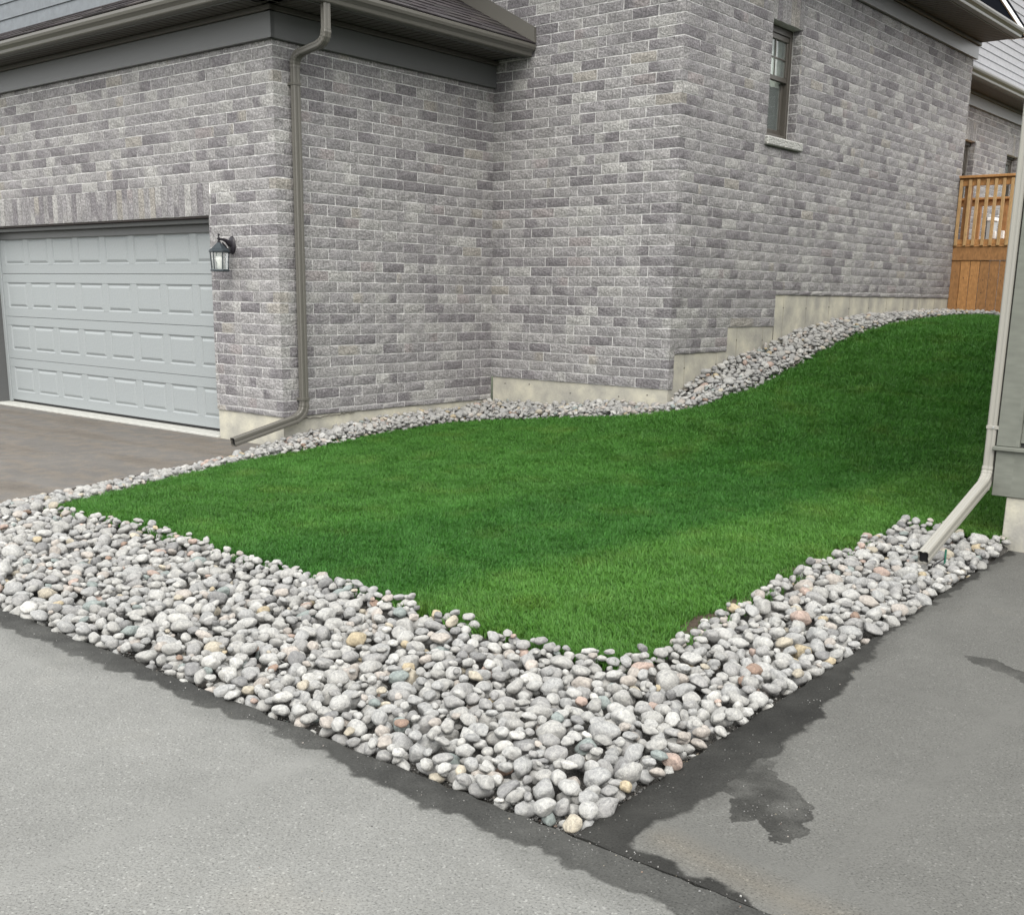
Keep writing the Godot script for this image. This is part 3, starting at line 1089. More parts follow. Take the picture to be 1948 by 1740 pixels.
	extrude(st, PackedVector2Array([Vector2(-9.6, 6.095), Vector2(-12.62, 5.462), Vector2(-12.62, 5.53), Vector2(-9.6, 6.165)]), Vector3(2.26, 0, 0), ZX, Vector3.UP, X, 0.24)
	done("rake_board", st, M.white, mr)
	st = tool()
	extrude(st, PackedVector2Array([Vector2(-9.6, 6.168), Vector2(-12.66, 5.525), Vector2(-12.66, 5.61), Vector2(-9.6, 6.26)]), Vector3(2.20, 0, 0), ZX, Vector3.UP, X, 0.27)
	done("rake_edge", st, M.navy, mr)

	# brown downspout at the garage corner
	var d := Node3D.new()
	d.name = "downspout"
	h.add_child(d, true)
	d.set_meta("label", "brown downspout bending round the garage corner")
	var sx := 0.062
	var sz := -0.20
	var sd := Vector3(0, 0, 1)
	spout_run("pipe", [Vector3(sx, 3.43, sz), Vector3(sx, 0.44, sz)], sd, 0.078, 0.058, M.spout, d)
	spout_run("elbow", bend(Vector3(0.485, 3.68, sz), Vector3(0.485, 3.595, sz), Vector3(0.40, 3.573, sz), 9), sd, 0.079, 0.059, M.spout, d, true)
	spout_run("elbow_inlet", [Vector3(0.485, 3.96, sz), Vector3(0.485, 3.68, sz)], sd, 0.076, 0.056, M.spout, d)
	spout_run("offset_pipe", [Vector3(0.40, 3.573, sz), Vector3(0.15, 3.538, sz)], sd, 0.076, 0.056, M.spout, d)
	spout_run("elbow", bend(Vector3(0.15, 3.538, sz), Vector3(sx, 3.522, sz), Vector3(sx, 3.42, sz), 9), sd, 0.081, 0.061, M.spout, d, true)
	spout_run("elbow", bend(Vector3(sx, 0.46, sz), Vector3(sx, 0.355, sz), Vector3(sx, 0.315, sz + 0.12), 9), Vector3(1, 0, 0), 0.064, 0.082, M.spout, d, true)
	spout_run("extension", [Vector3(sx, 0.318, sz + 0.11), Vector3(sx, 0.165, 0.63)], Vector3(1, 0, 0), 0.062, 0.078, M.spout, d, false, true)
	for y in [3.285, 0.50]:
		st = tool()
		box(st, Vector3(0.004, y - 0.012, sz - 0.043), Vector3(sx + 0.033, y + 0.012, sz + 0.043), 0.002)
		done("strap", st, M.spout, d)


func build_garage_door(h: Node, xr: float, xl: float, head: float) -> void:
	var g := Node3D.new()
	g.name = "garage_door"
	h.add_child(g, true)
	g.set_meta("label", "pale blue-grey double garage door of raised panels")
	var x0 := -5.655
	var x1 := xr + 0.06
	var zf := -0.20
	var yb := 0.099
	var sh := 0.515
	var pw := 0.57
	for r in 4:
		var y := yb + r * sh
		var sec := tool()
		box(sec, Vector3(x0, y + 0.0015, zf - 0.05), Vector3(x1, y + sh - 0.0025, zf - 0.0112))
		box(sec, Vector3(x0, y + 0.0015, zf - 0.02), Vector3(x1, y + 0.106, zf), 0.003)
		box(sec, Vector3(x0, y + 0.411, zf - 0.02), Vector3(x1, y + sh - 0.0025, zf), 0.003)
		var left := x0
		for c in 9:
			var right := x1 if c == 8 else -5.541 + c * pw
			if right > left: box(sec, Vector3(left, y + 0.1065, zf - 0.02), Vector3(minf(right, x1), y + 0.4105, zf - 0.0002))
			left = -5.541 + c * pw + 0.47
		done("door_section", sec, M.door, g)
		for c in 8:
			var px := -5.541 + c * pw
			var a := Vector2(px, y + 0.106)
			var b := Vector2(px + 0.47, y + 0.411)
			if a.x > x1 - 0.1: continue
			b.x = minf(b.x, x1 - 0.01)
			# stamped frame: a groove that slopes in, then out again to the raised field
			var st := tool()
			var ring := func(i: float, z: float) -> Array:
				return [Vector3(a.x + i, a.y + i, zf + z), Vector3(b.x - i, a.y + i, zf + z), Vector3(b.x - i, b.y - i, zf + z), Vector3(a.x + i, b.y - i, zf + z)]
			var rings := [ring.call(0.0, -0.0001), ring.call(0.018, -0.0105), ring.call(0.020, -0.0105), ring.call(0.046, 0.001), ring.call(0.05, 0.0012)]
			var back := Vector3((a.x + b.x) * 0.5, (a.y + b.y) * 0.5, zf - 3.0)
			for i in 4:
				for k in 4:
					quad(st, rings[i][k], rings[i][(k + 1) % 4], rings[i + 1][(k + 1) % 4], rings[i + 1][k], back)
			quad(st, rings[4][0], rings[4][1], rings[4][2], rings[4][3], back)
			done("raised_panel", st, M.door, g)
	block("bottom_seal", Vector3(x0, yb - 0.022, zf - 0.04), Vector3(x1, yb, zf - 0.006), M.rubber, g)
	block("door_stop", Vector3(x0 - 0.055, 0.075, zf - 0.05), Vector3(x0 + 0.012, head - 0.06, zf + 0.018), M.door, g, 0.004)
	block("door_stop", Vector3(x1 - 0.02, 0.075, zf - 0.05), Vector3(x1 + 0.05, head - 0.06, zf + 0.018), M.door, g, 0.004)
	block("jamb_cladding", Vector3(xl - 0.03, 0.07, zf - 0.06), Vector3(x0 - 0.056, head - 0.03, -0.03), M.trim, g, 0.003)
	block("jamb_cladding", Vector3(xr + 0.003, 0.07, zf - 0.06), Vector3(xr + 0.06, head - 0.03, -0.06), M.trim, g, 0.003)
	block("head_cladding", Vector3(xl, head - 0.06, zf - 0.06), Vector3(xr, head - 0.018, -0.085), M.trim, g, 0.004)
	block("head_stop", Vector3(xl, head - 0.14, zf - 0.05), Vector3(xr, head - 0.06, zf + 0.022), M.trim, g, 0.004)
	block("lintel", Vector3(xl - 0.15, head - 0.017, -0.18), Vector3(xr + 0.001, head - 0.003, -0.012), M.lintel, g)
	block("threshold", Vector3(xl, -0.1, -0.6), Vector3(xr, 0.072, 0.015), M.pale_concrete, g, 0.006)
	block("inner_wall", Vector3(xl - 0.5, 0, -1.2), Vector3(xr + 0.5, 3.5, -1.0), M.dark, g)


func build_window(h: Node, at: Vector3, w: float, y0: float, y1: float, curtain: bool) -> void:
	# at: outer face of the frame at its near lower side; the window runs towards -z and faces +x
	var n := Node3D.new()
	n.name = "window"
	h.add_child(n, true)
	var x := at.x
	var z0 := at.z
	var z1 := at.z - w
	var bar := func(called: String, xa: float, xb: float, ya: float, yb: float, za: float, zb: float, m: Material) -> void:
		block(called, Vector3(xa, ya, zb), Vector3(xb, yb, za), m, n, 0.004)
	# outer frame
	bar.call("frame", x - 0.09, x, y0 + 0.002, y1 - 0.002, z0 - 0.001, z0 - 0.055, M.frame)
	bar.call("frame", x - 0.09, x, y0 + 0.002, y1 - 0.002, z1 + 0.055, z1 + 0.001, M.frame)
	bar.call("frame", x - 0.09, x, y1 - 0.075, y1 - 0.002, z0 - 0.056, z1 + 0.056, M.frame)
	bar.call("frame", x - 0.09, x + 0.01, y0 + 0.002, y0 + 0.06, z0 - 0.056, z1 + 0.056, M.frame)
	var ym := y0 + (y1 - y0) * 0.53
	var i0 := z0 - 0.057
	var i1 := z1 + 0.057
	# upper sash, proud of the lower
	bar.call("sash", x - 0.05, x - 0.012, ym, ym + 0.05, i0, i1, M.frame)
	bar.call("sash", x - 0.05, x - 0.012, y1 - 0.13, y1 - 0.077, i0, i1, M.frame)
	bar.call("sash", x - 0.05, x - 0.012, ym + 0.051, y1 - 0.131, i0, i0 - 0.042, M.frame)
	bar.call("sash", x - 0.05, x - 0.012, ym + 0.051, y1 - 0.131, i1 + 0.042, i1, M.frame)
	pane(n, x - 0.032, ym + 0.045, y1 - 0.125, i0 - 0.037, i1 + 0.037)
	var zm := (z0 + z1) * 0.5
	bar.call("muntin", x - 0.029, x - 0.02, ym + 0.052, y1 - 0.132, zm + 0.008, zm - 0.008, M.frame)
	var yq := (ym + y1 - 0.08) * 0.5
	bar.call("muntin", x - 0.029, x - 0.021, yq - 0.008, yq + 0.008, i0 - 0.044, i1 + 0.044, M.frame)
	# lower sash and insect screen
	bar.call("sash", x - 0.085, x - 0.052, y0 + 0.061, y0 + 0.12, i0, i1, M.frame)
	bar.call("sash", x - 0.085, x - 0.052, y0 + 0.121, ym - 0.001, i0, i0 - 0.045, M.frame)
	bar.call("sash", x - 0.085, x - 0.052, y0 + 0.121, ym - 0.001, i1 + 0.045, i1, M.frame)
	pane(n, x - 0.07, y0 + 0.115, ym + 0.005, i0 - 0.04, i1 + 0.04)
	block("lintel", Vector3(x - 0.092, y1 + 0.0005, z1 - 0.05), Vector3(x + 0.103, y1 + 0.008, z0 + 0.05), M.lintel, n)
	# room behind: lined box with a gathered curtain in the upper part
	block("inner_wall", Vector3(x - 1.2, y0 - 0.5, z1 - 0.8), Vector3(x - 1.15, y1 + 0.5, z0 + 0.8), M.dark, n)
	block("room_floor", Vector3(x - 1.15, y0 - 0.5, z1 - 0.8), Vector3(x - 0.1, y0 - 0.45, z0 + 0.8), M.dark, n)
	block("room_side", Vector3(x - 1.15, y0 - 0.45, z1 - 0.85), Vector3(x - 0.1, y1 + 0.5, z1 - 0.8), M.dark, n)
	block("room_side", Vector3(x - 1.15, y0 - 0.45, z0 + 0.8), Vector3(x - 0.1, y1 + 0.5, z0 + 0.85), M.dark, n)
	if curtain:
		var st := tool(false)
		var steps := 40
		var prev: Vector3
		for i in steps + 1:
			var t := float(i) / steps
			var p := Vector3(x - 0.16 + 0.016 * sin(t * 46.0), 0, lerpf(z0 + 0.05, z1 - 0.05, t))
			if i:
				quad(st, Vector3(prev.x, ym - 0.02, prev.z), Vector3(p.x, ym - 0.02, p.z), Vector3(p.x, y1 + 0.1, p.z), Vector3(prev.x, y1 + 0.1, prev.z), prev - Vector3(1, 0, 0))
			prev = p
		done("curtain", st, M.curtain, n)


func pane(n: Node, x: float, ya: float, yb: float, za: float, zb: float) -> void:
	var st := tool()
	quad(st, Vector3(x, ya, za), Vector3(x, ya, zb), Vector3(x, yb, zb), Vector3(x, yb, za), Vector3(x - 1.0, ya, za))
	done("pane", st, M.glass, n)


# ---------------------------------------------------------------- the rear part of the house, behind the deck
func build_rear_wing() -> void:
	var h := base("rear_wing")
	tag(h, "low rear brick wing with grey siding above, behind the wooden deck", "building")
	var X := Vector3.RIGHT
	var Z := Vector3.BACK
	var ex := 1.70
	var zs := -10.85
	var O := Vector3(ex, 0, zs)
	var f0 := 4.562
	var w1 := Rect2(1.55, 3.0, 0.80, 1.06)
	var w2 := Rect2(4.03, 3.0, 0.70, 1.04)
	var s1 := Rect2(1.53, 4.06, 0.84, 0.29)
	var s2 := Rect2(4.01, 4.04, 0.74, 0.29)
	var w := brick_wall("side_wall", h, O, -Z, X, 8.0, 1.0, f0, [w1, w2, s1, s2], true, false)
	for s: Rect2 in [s1, s2]:
		var st := tool()
		slab(st, s, O, -Z, X, -0.0032, -0.2)
		done("soldier_mortar", st, M.mortar, w)
		soldiers(w, O, -Z, X, s.position.x, s.end.x, s.position.y, s.end.y)
	for r: Rect2 in [w1, w2]:
		reveal(w, Vector3(ex - 0.003, 0, zs - r.end.x + 0.002), -X, Z, 0.10, r.position.y, r.end.y)
		build_window(h, Vector3(ex - 0.11, 0, zs - r.position.x), r.size.x, r.position.y, r.end.y, false)
	lay_bricks(h, 300)
	block("footing", Vector3(ex - 0.3, 0, zs - 8.0), Vector3(ex - 0.012, 0.998, zs), M.concrete, h)
	eave(h, Vector3(ex, 0, zs - 8.0), Z, X, 7.98, f0, f0 + 0.165, 0.42, 0.125, M.trim_light)
	# small roof strip, then siding of the storey above
	var st := tool()
	quad(st, Vector3(ex + 0.44, 4.92, zs - 8), Vector3(ex + 0.44, 4.92, zs - 0.1), Vector3(ex - 0.06, 5.03, zs - 0.1), Vector3(ex - 0.06, 5.03, zs - 8), Vector3(0, 0, -14))
	done("roof_strip", st, M.shingle, h)
	block("core_wall", Vector3(-4, 4.0, zs - 8.0), Vector3(ex - 0.08, 9.5, zs - 0.12), M.lining, h)
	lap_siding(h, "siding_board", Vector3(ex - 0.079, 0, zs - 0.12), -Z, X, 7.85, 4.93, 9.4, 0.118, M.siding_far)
	st = tool()
	box(st, Vector3(-4.4, 9.4, zs - 8.4), Vector3(ex + 0.4, 9.6, zs))
	done("upper_roof", st, M.dark, h)
	block("end_wall", Vector3(-4, 0, zs - 8.2), Vector3(ex - 0.02, 4.7, zs - 8.0), M.mortar, h)
	# meter box low on the wall
	var m := base("meter_box", Vector3(ex + 0.01, 2.52, zs - 3.42))
	tag(m, "grey meter box with white lid on brick wall behind the deck railing", "utility box")
	block("cabinet", Vector3(0, 0, -0.12), Vector3(0.11, 0.34, 0.12), M.meter, m, 0.01)
	block("lid", Vector3(0, 0.342, -0.135), Vector3(0.13, 0.40, 0.135), M.white, m, 0.01)
	var c := tool()
	rod(c, Vector3(0.05, 0.0, 0.05), Vector3(0.05, -0.30, 0.05), 0.018, 0.018, 8)
	done("conduit", c, M.meter, m)


# ---------------------------------------------------------------- the neighbour on the right
func build_neighbour() -> void:
	var h := base("siding_house")
	tag(h, "grey-green house with board siding and beige downspout at the right edge", "house")
	var X := Vector3.RIGHT
	var Z := Vector3.BACK
	var x0 := 6.285
	var zf := -0.48
	block("core_wall", Vector3(x0 + 0.02, 0.33, -13), Vector3(13, 4.2, zf - 0.03), M.lining, h)
	block("foundation", Vector3(6.375, -0.5, -12.9), Vector3(12.9, 0.328, zf - 0.012), M.concrete, h, 0.006)
	block("corner_trim", Vector3(x0, 0.637, zf - 0.14), Vector3(x0 + 0.135, 4.2, zf + 0.006), M.board, h, 0.003)
	lap_siding(h, "siding_board", Vector3(x0 + 0.1365, 0, zf - 0.029), X, Z, 6.4, 0.665, 4.2, 0.135, M.board)
	lap_siding(h, "siding_board", Vector3(x0 + 0.019, 0, zf - 0.142), -Z, -X, 12.3, 0.33, 4.2, 0.135, M.board)
	block("drip_cap", Vector3(x0 - 0.015, 0.610, zf - 0.03), Vector3(13, 0.635, zf + 0.028), M.board, h, 0.004)
	block("skirt_board", Vector3(x0 + 0.004, 0.329, zf - 0.14), Vector3(13, 0.609, zf + 0.002), M.board, h, 0.003)
	# roof, out of sight above
	var st := tool()
	var inn := Vector3(9.6, 4.3, -6.5)
	var e0 := Vector3(5.98, 4.2, -0.05)
	var e1 := Vector3(13.3, 4.2, -0.05)
	var e2 := Vector3(13.3, 4.2, -13.3)
	var e3 := Vector3(5.98, 4.2, -13.3)
	var r0 := Vector3(9.6, 5.9, -3.7)
	var r1 := Vector3(9.6, 5.9, -9.6)
	tri(st, e0, e1, r0, inn)
	quad(st, e0, r0, r1, e3, inn)
	quad(st, e1, r0, r1, e2, inn)
	tri(st, e3, e2, r1, inn)
	quad(st, e0, e1, e2, e3, Vector3(9.6, 5, -6))
	done("roof", st, M.dark, h)
	# beige downspout
	var d := Node3D.new()
	d.name = "downspout"
	h.add_child(d, true)
	d.set_meta("label", "beige downspout kicking out over the stones")
	var sx := 6.245
	var sz := -0.515
	spout_run("pipe", [Vector3(sx, 4.15, sz), Vector3(sx, 0.48, sz)], Vector3(1, 0, 0), 0.058, 0.075, M.beige, d)
	spout_run("elbow", bend(Vector3(sx, 0.505, sz), Vector3(sx, 0.415, sz), Vector3(sx + 0.003, 0.39, sz + 0.09), 10), Vector3(1, 0, 0), 0.062, 0.079, M.beige, d, true)
	spout_run("extension", [Vector3(sx + 0.003, 0.394, sz + 0.078), Vector3(sx + 0.035, 0.112, 0.60)], Vector3(0.9996, 0, -0.027), 0.06, 0.077, M.beige, d, false, true)
	st = tool()
	box(st, Vector3(sx - 0.032, 0.735, sz - 0.04), Vector3(x0 + 0.03, 0.757, sz + 0.0405), 0.002)
	done("strap", st, M.beige, d)
	st = tool()
	rod(st, Vector3(sx + 0.012, 0.747, sz + 0.04), Vector3(sx + 0.012, 0.747, sz + 0.047), 0.006, 0.005, 8)
	done("screw", st, M.meter, d)


# ---------------------------------------------------------------- wooden deck
func build_deck() -> void:
	var d := base("wooden_deck")
	tag(d, "raised cedar deck with slatted railing and plank skirt beside the brick corner", "deck")
	var zf := -10.76
	var xa := 2.335
	var xb := 5.6
	var floor_y := 2.28
	# skirt planks
	var x := xa + 0.012
	while x < xb:
		var w := 0.137 + rng.randf_range(-0.003, 0.003)
		var t := block("skirt_plank", Vector3(x, 1.0, zf - 0.025), Vector3(x + w - 0.007, 2.083, zf - rng.randf_range(0.0, 0.006)), M.deck if rng.randf() < 0.6 else M.deck_dark, d, 0.004)
		for k in rng.randi_range(1, 3):
			var st := tool()
			var p := Vector3(x + rng.randf_range(0.03, 0.10), rng.randf_range(1.3, 2.05), zf - 0.001)
			lathe_disc(st, p, rng.randf_range(0.006, 0.011))
			done("knot", st, M.lintel, t)
		x += w
	block("band_board", Vector3(xa, 2.086, zf - 0.03), Vector3(xb, 2.274, zf + 0.012), M.deck_dark, d, 0.003)
	# floor planks run back from the front
	var z := zf + 0.02
	while z > -14.5:
		block("floor_plank", Vector3(xa + 0.01 if z > DEND else 1.72, 2.278, z - 0.136), Vector3(xb, 2.306, z), M.deck, d, 0.003)
		z -= 0.142
	# front railing
	block("rail_cap", Vector3(xa - 0.005, 3.247, zf - 0.09), Vector3(xb, 3.283, zf + 0.055), M.deck, d, 0.004)
	block("top_rail", Vector3(xa + 0.005, 3.14, zf - 0.03), Vector3(xb, 3.245, zf + 0.006), M.deck, d, 0.003)
	block("bottom_rail", Vector3(xa + 0.005, 2.31, zf - 0.03), Vector3(xb, 2.385, zf + 0.006), M.deck, d, 0.003)
	for bx_ in [2.385, 2.515, 2.632, 2.765, 2.882, 2.995, 3.11, 3.225, 3.34, 3.455, 3.57, 3.685, 3.80]:
		block("baluster", Vector3(bx_ - 0.021, 2.295, zf + 0.0075), Vector3(bx_ + 0.021, 3.225, zf + 0.045), M.baluster, d, 0.003)
	for px in [2.47, 4.2]:
		block("post", Vector3(px - 0.045, 1.2, zf - 0.125), Vector3(px + 0.045, 3.245, zf - 0.034), M.deck_dark, d, 0.004)
	# the lower railing at the back
	var zb := -12.75
	block("back_rail_cap", Vector3(1.72, 3.10, zb - 0.07), Vector3(xb, 3.135, zb + 0.07), M.deck, d, 0.004)
	block("back_rail", Vector3(1.72, 3.005, zb - 0.02), Vector3(xb, 3.098, zb + 0.02), M.deck_dark, d, 0.003)
	for px in [1.80, 2.02, 2.44, 2.60, 3.1]:
		block("back_post", Vector3(px - 0.035, 2.306, zb - 0.035), Vector3(px + 0.035, 3.004, zb + 0.035), M.deck_dark if px != 2.60 else M.baluster, d, 0.003)
	for k in 2:
		var b := base("small_box", Vector3(2.66 + k * 0.12, 2.3065, -11.55))
		tag(b, ["small white box on a dark foot, left one of the pair on deck", "small white box on a dark foot, right one of the pair on deck"][k], "box", "white boxes on the deck")
		block("foot", Vector3(-0.032, 0, -0.032), Vector3(0.032, 0.12, 0.032), M.rubber, b, 0.004)
		block("body", Vector3(-0.035, 0.121, -0.035), Vector3(0.035, 0.235, 0.035), M.white, b, 0.006)


func lathe_disc(st: SurfaceTool, p: Vector3, r: float) -> void:
	for k in 7:
		var a := TAU * k / 7
		var b := TAU * (k + 1) / 7
		tri(st, p, p + Vector3(cos(a) * r * 0.7, sin(a) * r, -0.0005), p + Vector3(cos(b) * r * 0.7, sin(b) * r, -0.0005), p - Vector3(0, 0, 1))


# ---------------------------------------------------------------- wall lantern
func build_lantern() -> void:
	var at := Vector3(-0.675, 1.70, 0.155)
	var l := base("wall_lantern", at)
	tag(l, "black carriage lantern on the brick pier right of the garage door", "lamp")
	var st := tool(false)
	# back plate on the wall, arm
	var prof := []
	for i in 9:
		var a := PI * 0.5 * i / 8.0
		prof.append([0.068 * cos(a), 0.03 * sin(a)])
	for i in 8:
		for k in 14:
			var A := TAU * k / 14
			var B := TAU * (k + 1) / 14
			var P := func(r: Array, an: float) -> Vector3: return Vector3(0.0 + cos(an) * r[0] * 0.82, 0.205 + sin(an) * r[0] * 1.25, -0.150 + r[1])
			quad(st, P.call(prof[i], A), P.call(prof[i], B), P.call(prof[i + 1], B), P.call(prof[i + 1], A), Vector3(0, 0.205, -0.22))
	done("back_plate", st, M.black, l)
	st = tool()
	var pts := [Vector3(0, 0.215, -0.125), Vector3(0, 0.245, -0.08), Vector3(0, 0.255, -0.035), Vector3(0, 0.252, 0.0)]
	for i in 3: rod(st, pts[i], pts[i + 1], [0.030, 0.017, 0.011][i], [0.017, 0.011, 0.010][i], 8)
	rod(st, Vector3(0, 0.13, -0.118), Vector3(0, 0.225, -0.04), 0.016, 0.006, 6)
	done("arm", st, M.black, l)
	st = tool()
	lathe(st, Vector3.ZERO, [Vector2(0.0, 0.305), Vector2(0.012, 0.302), Vector2(0.013, 0.294), Vector2(0.006, 0.288), Vector2(0.006, 0.272), Vector2(0.016, 0.266), Vector2(0.016, 0.256), Vector2(0.010, 0.248), Vector2(0.010, 0.236), Vector2(0.017, 0.232), Vector2(0.017, 0.222)], 8)
	done("finial", st, M.black, l)
	st = tool()
	lathe(st, Vector3.ZERO, [Vector2(0.017, 0.224), Vector2(0.036, 0.205), Vector2(0.07, 0.172), Vector2(0.094, 0.156), Vector2(0.098, 0.152), Vector2(0.098, 0.138), Vector2(0.09, 0.134), Vector2(0.0, 0.134)], 6, 0.3)
	done("cap", st, M.verdigris, l)
	for k in 6:
		var a := TAU * k / 6 + 0.3
		st = tool()
		rod(st, Vector3(cos(a) * 0.086, 0.135, sin(a) * 0.086), Vector3(cos(a) * 0.076, -0.02, sin(a) * 0.076), 0.0055, 0.0055, 5)
		done("cage_bar", st, M.verdigris, l)
		var b := TAU * (k + 1) / 6 + 0.3
		st = tool()
		quad(st, Vector3(cos(a) * 0.081, 0.134, sin(a) * 0.081), Vector3(cos(b) * 0.081, 0.134, sin(b) * 0.081), Vector3(cos(b) * 0.072, -0.019, sin(b) * 0.072), Vector3(cos(a) * 0.072, -0.019, sin(a) * 0.072), Vector3(0, 0.05, 0))
		done("glass_pane", st, M.glass, l)
	st = tool()
	lathe(st, Vector3.ZERO, [Vector2(0.0, -0.018), Vector2(0.084, -0.018), Vector2(0.09, -0.026), Vector2(0.09, -0.034), Vector2(0.08, -0.04), Vector2(0.0, -0.042)], 6, 0.3)
	done("bottom_plate", st, M.verdigris, l)
	st = tool(false)
	lathe(st, Vector3.ZERO, [Vector2(0.0, -0.017), Vector2(0.026, -0.016), Vector2(0.026, 0.045), Vector2(0.034, 0.06), Vector2(0.038, 0.075), Vector2(0.034, 0.092), Vector2(0.022, 0.106), Vector2(0.0, 0.112)], 14)
	done("bulb", st, M.bulb, l)


func build_small_things() -> void:
	var s := base("stake", Vector3(6.335, 0.0, 0.40))
	tag(s, "short green stake with bent wire holding the beige downspout end", "stake")
	var st := tool()
	rod(st, Vector3(0, -0.05, 0), Vector3(0, 0.135, 0), 0.006, 0.006, 6)
	done("post", st, M.green, s)
	st = tool()
	rod(st, Vector3(0.0, 0.085, 0.0), Vector3(-0.02, 0.06, 0.11), 0.0035, 0.0035, 5)
	rod(st, Vector3(-0.02, 0.06, 0.11), Vector3(-0.022, -0.02, 0.115), 0.0035, 0.0035, 5)
	done("wire", st, M.black, s)


# ---------------------------------------------------------------- terrain
var gx0 := -1.0
var gz0 := -11.2
var gstep := 0.1
var gw := 82
var gh := 158
var hgrid := PackedFloat32Array()
var dgrid := PackedFloat32Array()

const SPOTS := [
	# lawn edge and lawn, metres: x, z, height
	[1.3, 3.0, 0.055], [3.0, 3.0, 0.055], [4.6, 3.05, 0.055], [6.0, 3.1, 0.055], [5.95, 1.4, 0.058], [5.75, -0.45, 0.06], [6.35, -0.45, 0.055],
	[0.95, 1.9, 0.062], [0.55, 0.8, 0.068], [0.4, 0.0, 0.085], [0.4, -1.27, 0.15], [0.42, -2.3, 0.175],
	[1.2, -2.5, 0.245], [1.93, -2.5, 0.315], [2.6, -2.5, 0.40],
	[2.85, -3.06, 0.505], [2.85, -3.76, 0.59], [2.85, -4.39, 0.722], [2.85, -5.06, 0.838], [2.85, -5.8, 1.005], [2.85, -6.58, 1.125], [2.85, -7.46, 1.205], [2.85, -8.45, 1.25], [2.85, -10.2, 1.285],
	# under the stones at the walls
	[0.0, -0.4, 0.13], [0.0, -1.5, 0.205], [0.0, -2.95, 0.27], [1.2, -2.97, 0.315], [2.3, -2.97, 0.375],
	[2.35, -3.3, 0.575], [2.35, -4.1, 0.78], [2.35, -5.5, 1.03], [2.35, -7.0, 1.20], [2.35, -8.7, 1.265], [2.35, -10.8, 1.295], [3.6, -10.8, 1.25], [4.6, -10.6, 1.15],
	# front bed and bed by the driveway
	[1.0, 4.2, 0.03], [3.0, 4.2, 0.03], [5.0, 4.2, 0.03], [6.5, 4.2, 0.028], [6.55, 2.5, 0.028], [6.45, 0.5, 0.03], [0.2, 1.9, 0.005], [-0.2, 0.4, 0.03], [0.5, 2.9, 0.0],
	# open lawn
	[2.2, 0.5, 0.085], [3.8, 0.8, 0.06], [4.8, 0.0, 0.065], [2.0, -1.2, 0.17], [3.4, -1.0, 0.16], [4.5, -1.6, 0.155], [5.6, -2.0, 0.13],
	[4.0, -3.0, 0.40], [5.4, -3.8, 0.36], [4.2, -5.0, 0.74], [5.8, -6.0, 0.66], [4.2, -7.2, 1.10], [5.8, -8.2, 0.98], [4.2, -9.4, 1.22], [6.2, -10.4, 1.05],
]


func bend_of(r2: float) -> float:
	return 0.5 * r2 * log(r2 + 1e-9)


func build_terrain() -> void:
	# thin plate through the spot heights
	var n := SPOTS.size()
	var m := n + 3
	var A: Array[PackedFloat64Array] = []
	for i in m:
		var row := PackedFloat64Array()
		row.resize(m + 1)
		A.append(row)
	for i in n:
		for j in n:
			var dx: float = SPOTS[i][0] - SPOTS[j][0]
			var dz: float = SPOTS[i][1] - SPOTS[j][1]
			A[i][j] = bend_of(dx * dx + dz * dz) if i != j else 0.02
		A[i][n] = 1.0
		A[i][n + 1] = SPOTS[i][0]
		A[i][n + 2] = SPOTS[i][1]
		A[n][i] = 1.0
		A[n + 1][i] = SPOTS[i][0]
		A[n + 2][i] = SPOTS[i][1]
		A[i][m] = SPOTS[i][2]
	for c in m:
		var best := c
		for r in range(c + 1, m):
			if absf(A[r][c]) > absf(A[best][c]): best = r
		var tmp := A[c]
		A[c] = A[best]
		A[best] = tmp
		for r in range(c + 1, m):
			var k: float = A[r][c] / A[c][c]
			if k != 0.0:
				for q in range(c, m + 1): A[r][q] -= k * A[c][q]
	var w := PackedFloat64Array()
	w.resize(m)
	for c in range(m - 1, -1, -1):
		var s: float = A[c][m]
		for q in range(c + 1, m): s -= A[c][q] * w[q]
		w[c] = s / A[c][c]
	hgrid.resize(gw * gh)
	for j in gh:
		for i in gw:
			var x := gx0 + i * gstep
			var z := gz0 + j * gstep
			var v := w[n] + w[n + 1] * x + w[n + 2] * z
			for k in n:
				var dx: float = x - SPOTS[k][0]
				var dz: float = z - SPOTS[k][1]
				v += w[k] * bend_of(dx * dx + dz * dz)
			hgrid[j * gw + i] = v
	dgrid.resize(gw * gh)
	for j in gh:
		for i in gw:
			var p := Vector2(gx0 + i * gstep, gz0 + j * gstep)
			var d := 9.0
			for k in lawn_poly.size():
				d = minf(d, p.distance_to(Geometry2D.get_closest_point_to_segment(p, lawn_poly[k], lawn_poly[(k + 1) % lawn_poly.size()])))
			if inside(p, lawn_poly): d = 0.0
			dgrid[j * gw + i] = 0.055 * clampf(d / 0.12, 0.0, 1.0) * clampf((p.y - 0.0) / 1.2 if p.x < 3.0 else 1.0, 0.0, 1.0) * clampf((p.y + 1.0) / 0.4, 0.0, 1.0)


func bed_land(x: float, z: float) -> float:
	# the soil under the front stones lies lower than the turf beside it
	var d := bed_drop(x, z)
	return land(x, z) - d


func bed_drop(x: float, z: float) -> float:
	var fx := clampf((x - gx0) / gstep, 0.0, gw - 1.001)
	var fz := clampf((z - gz0) / gstep, 0.0, gh - 1.001)
	var i := int(fx)
	var j := int(fz)
	var k := j * gw + i
	var a := fx - i
	var b := fz - j
	return lerpf(lerpf(dgrid[k], dgrid[k + 1], a), lerpf(dgrid[k + gw], dgrid[k + gw + 1], a), b)


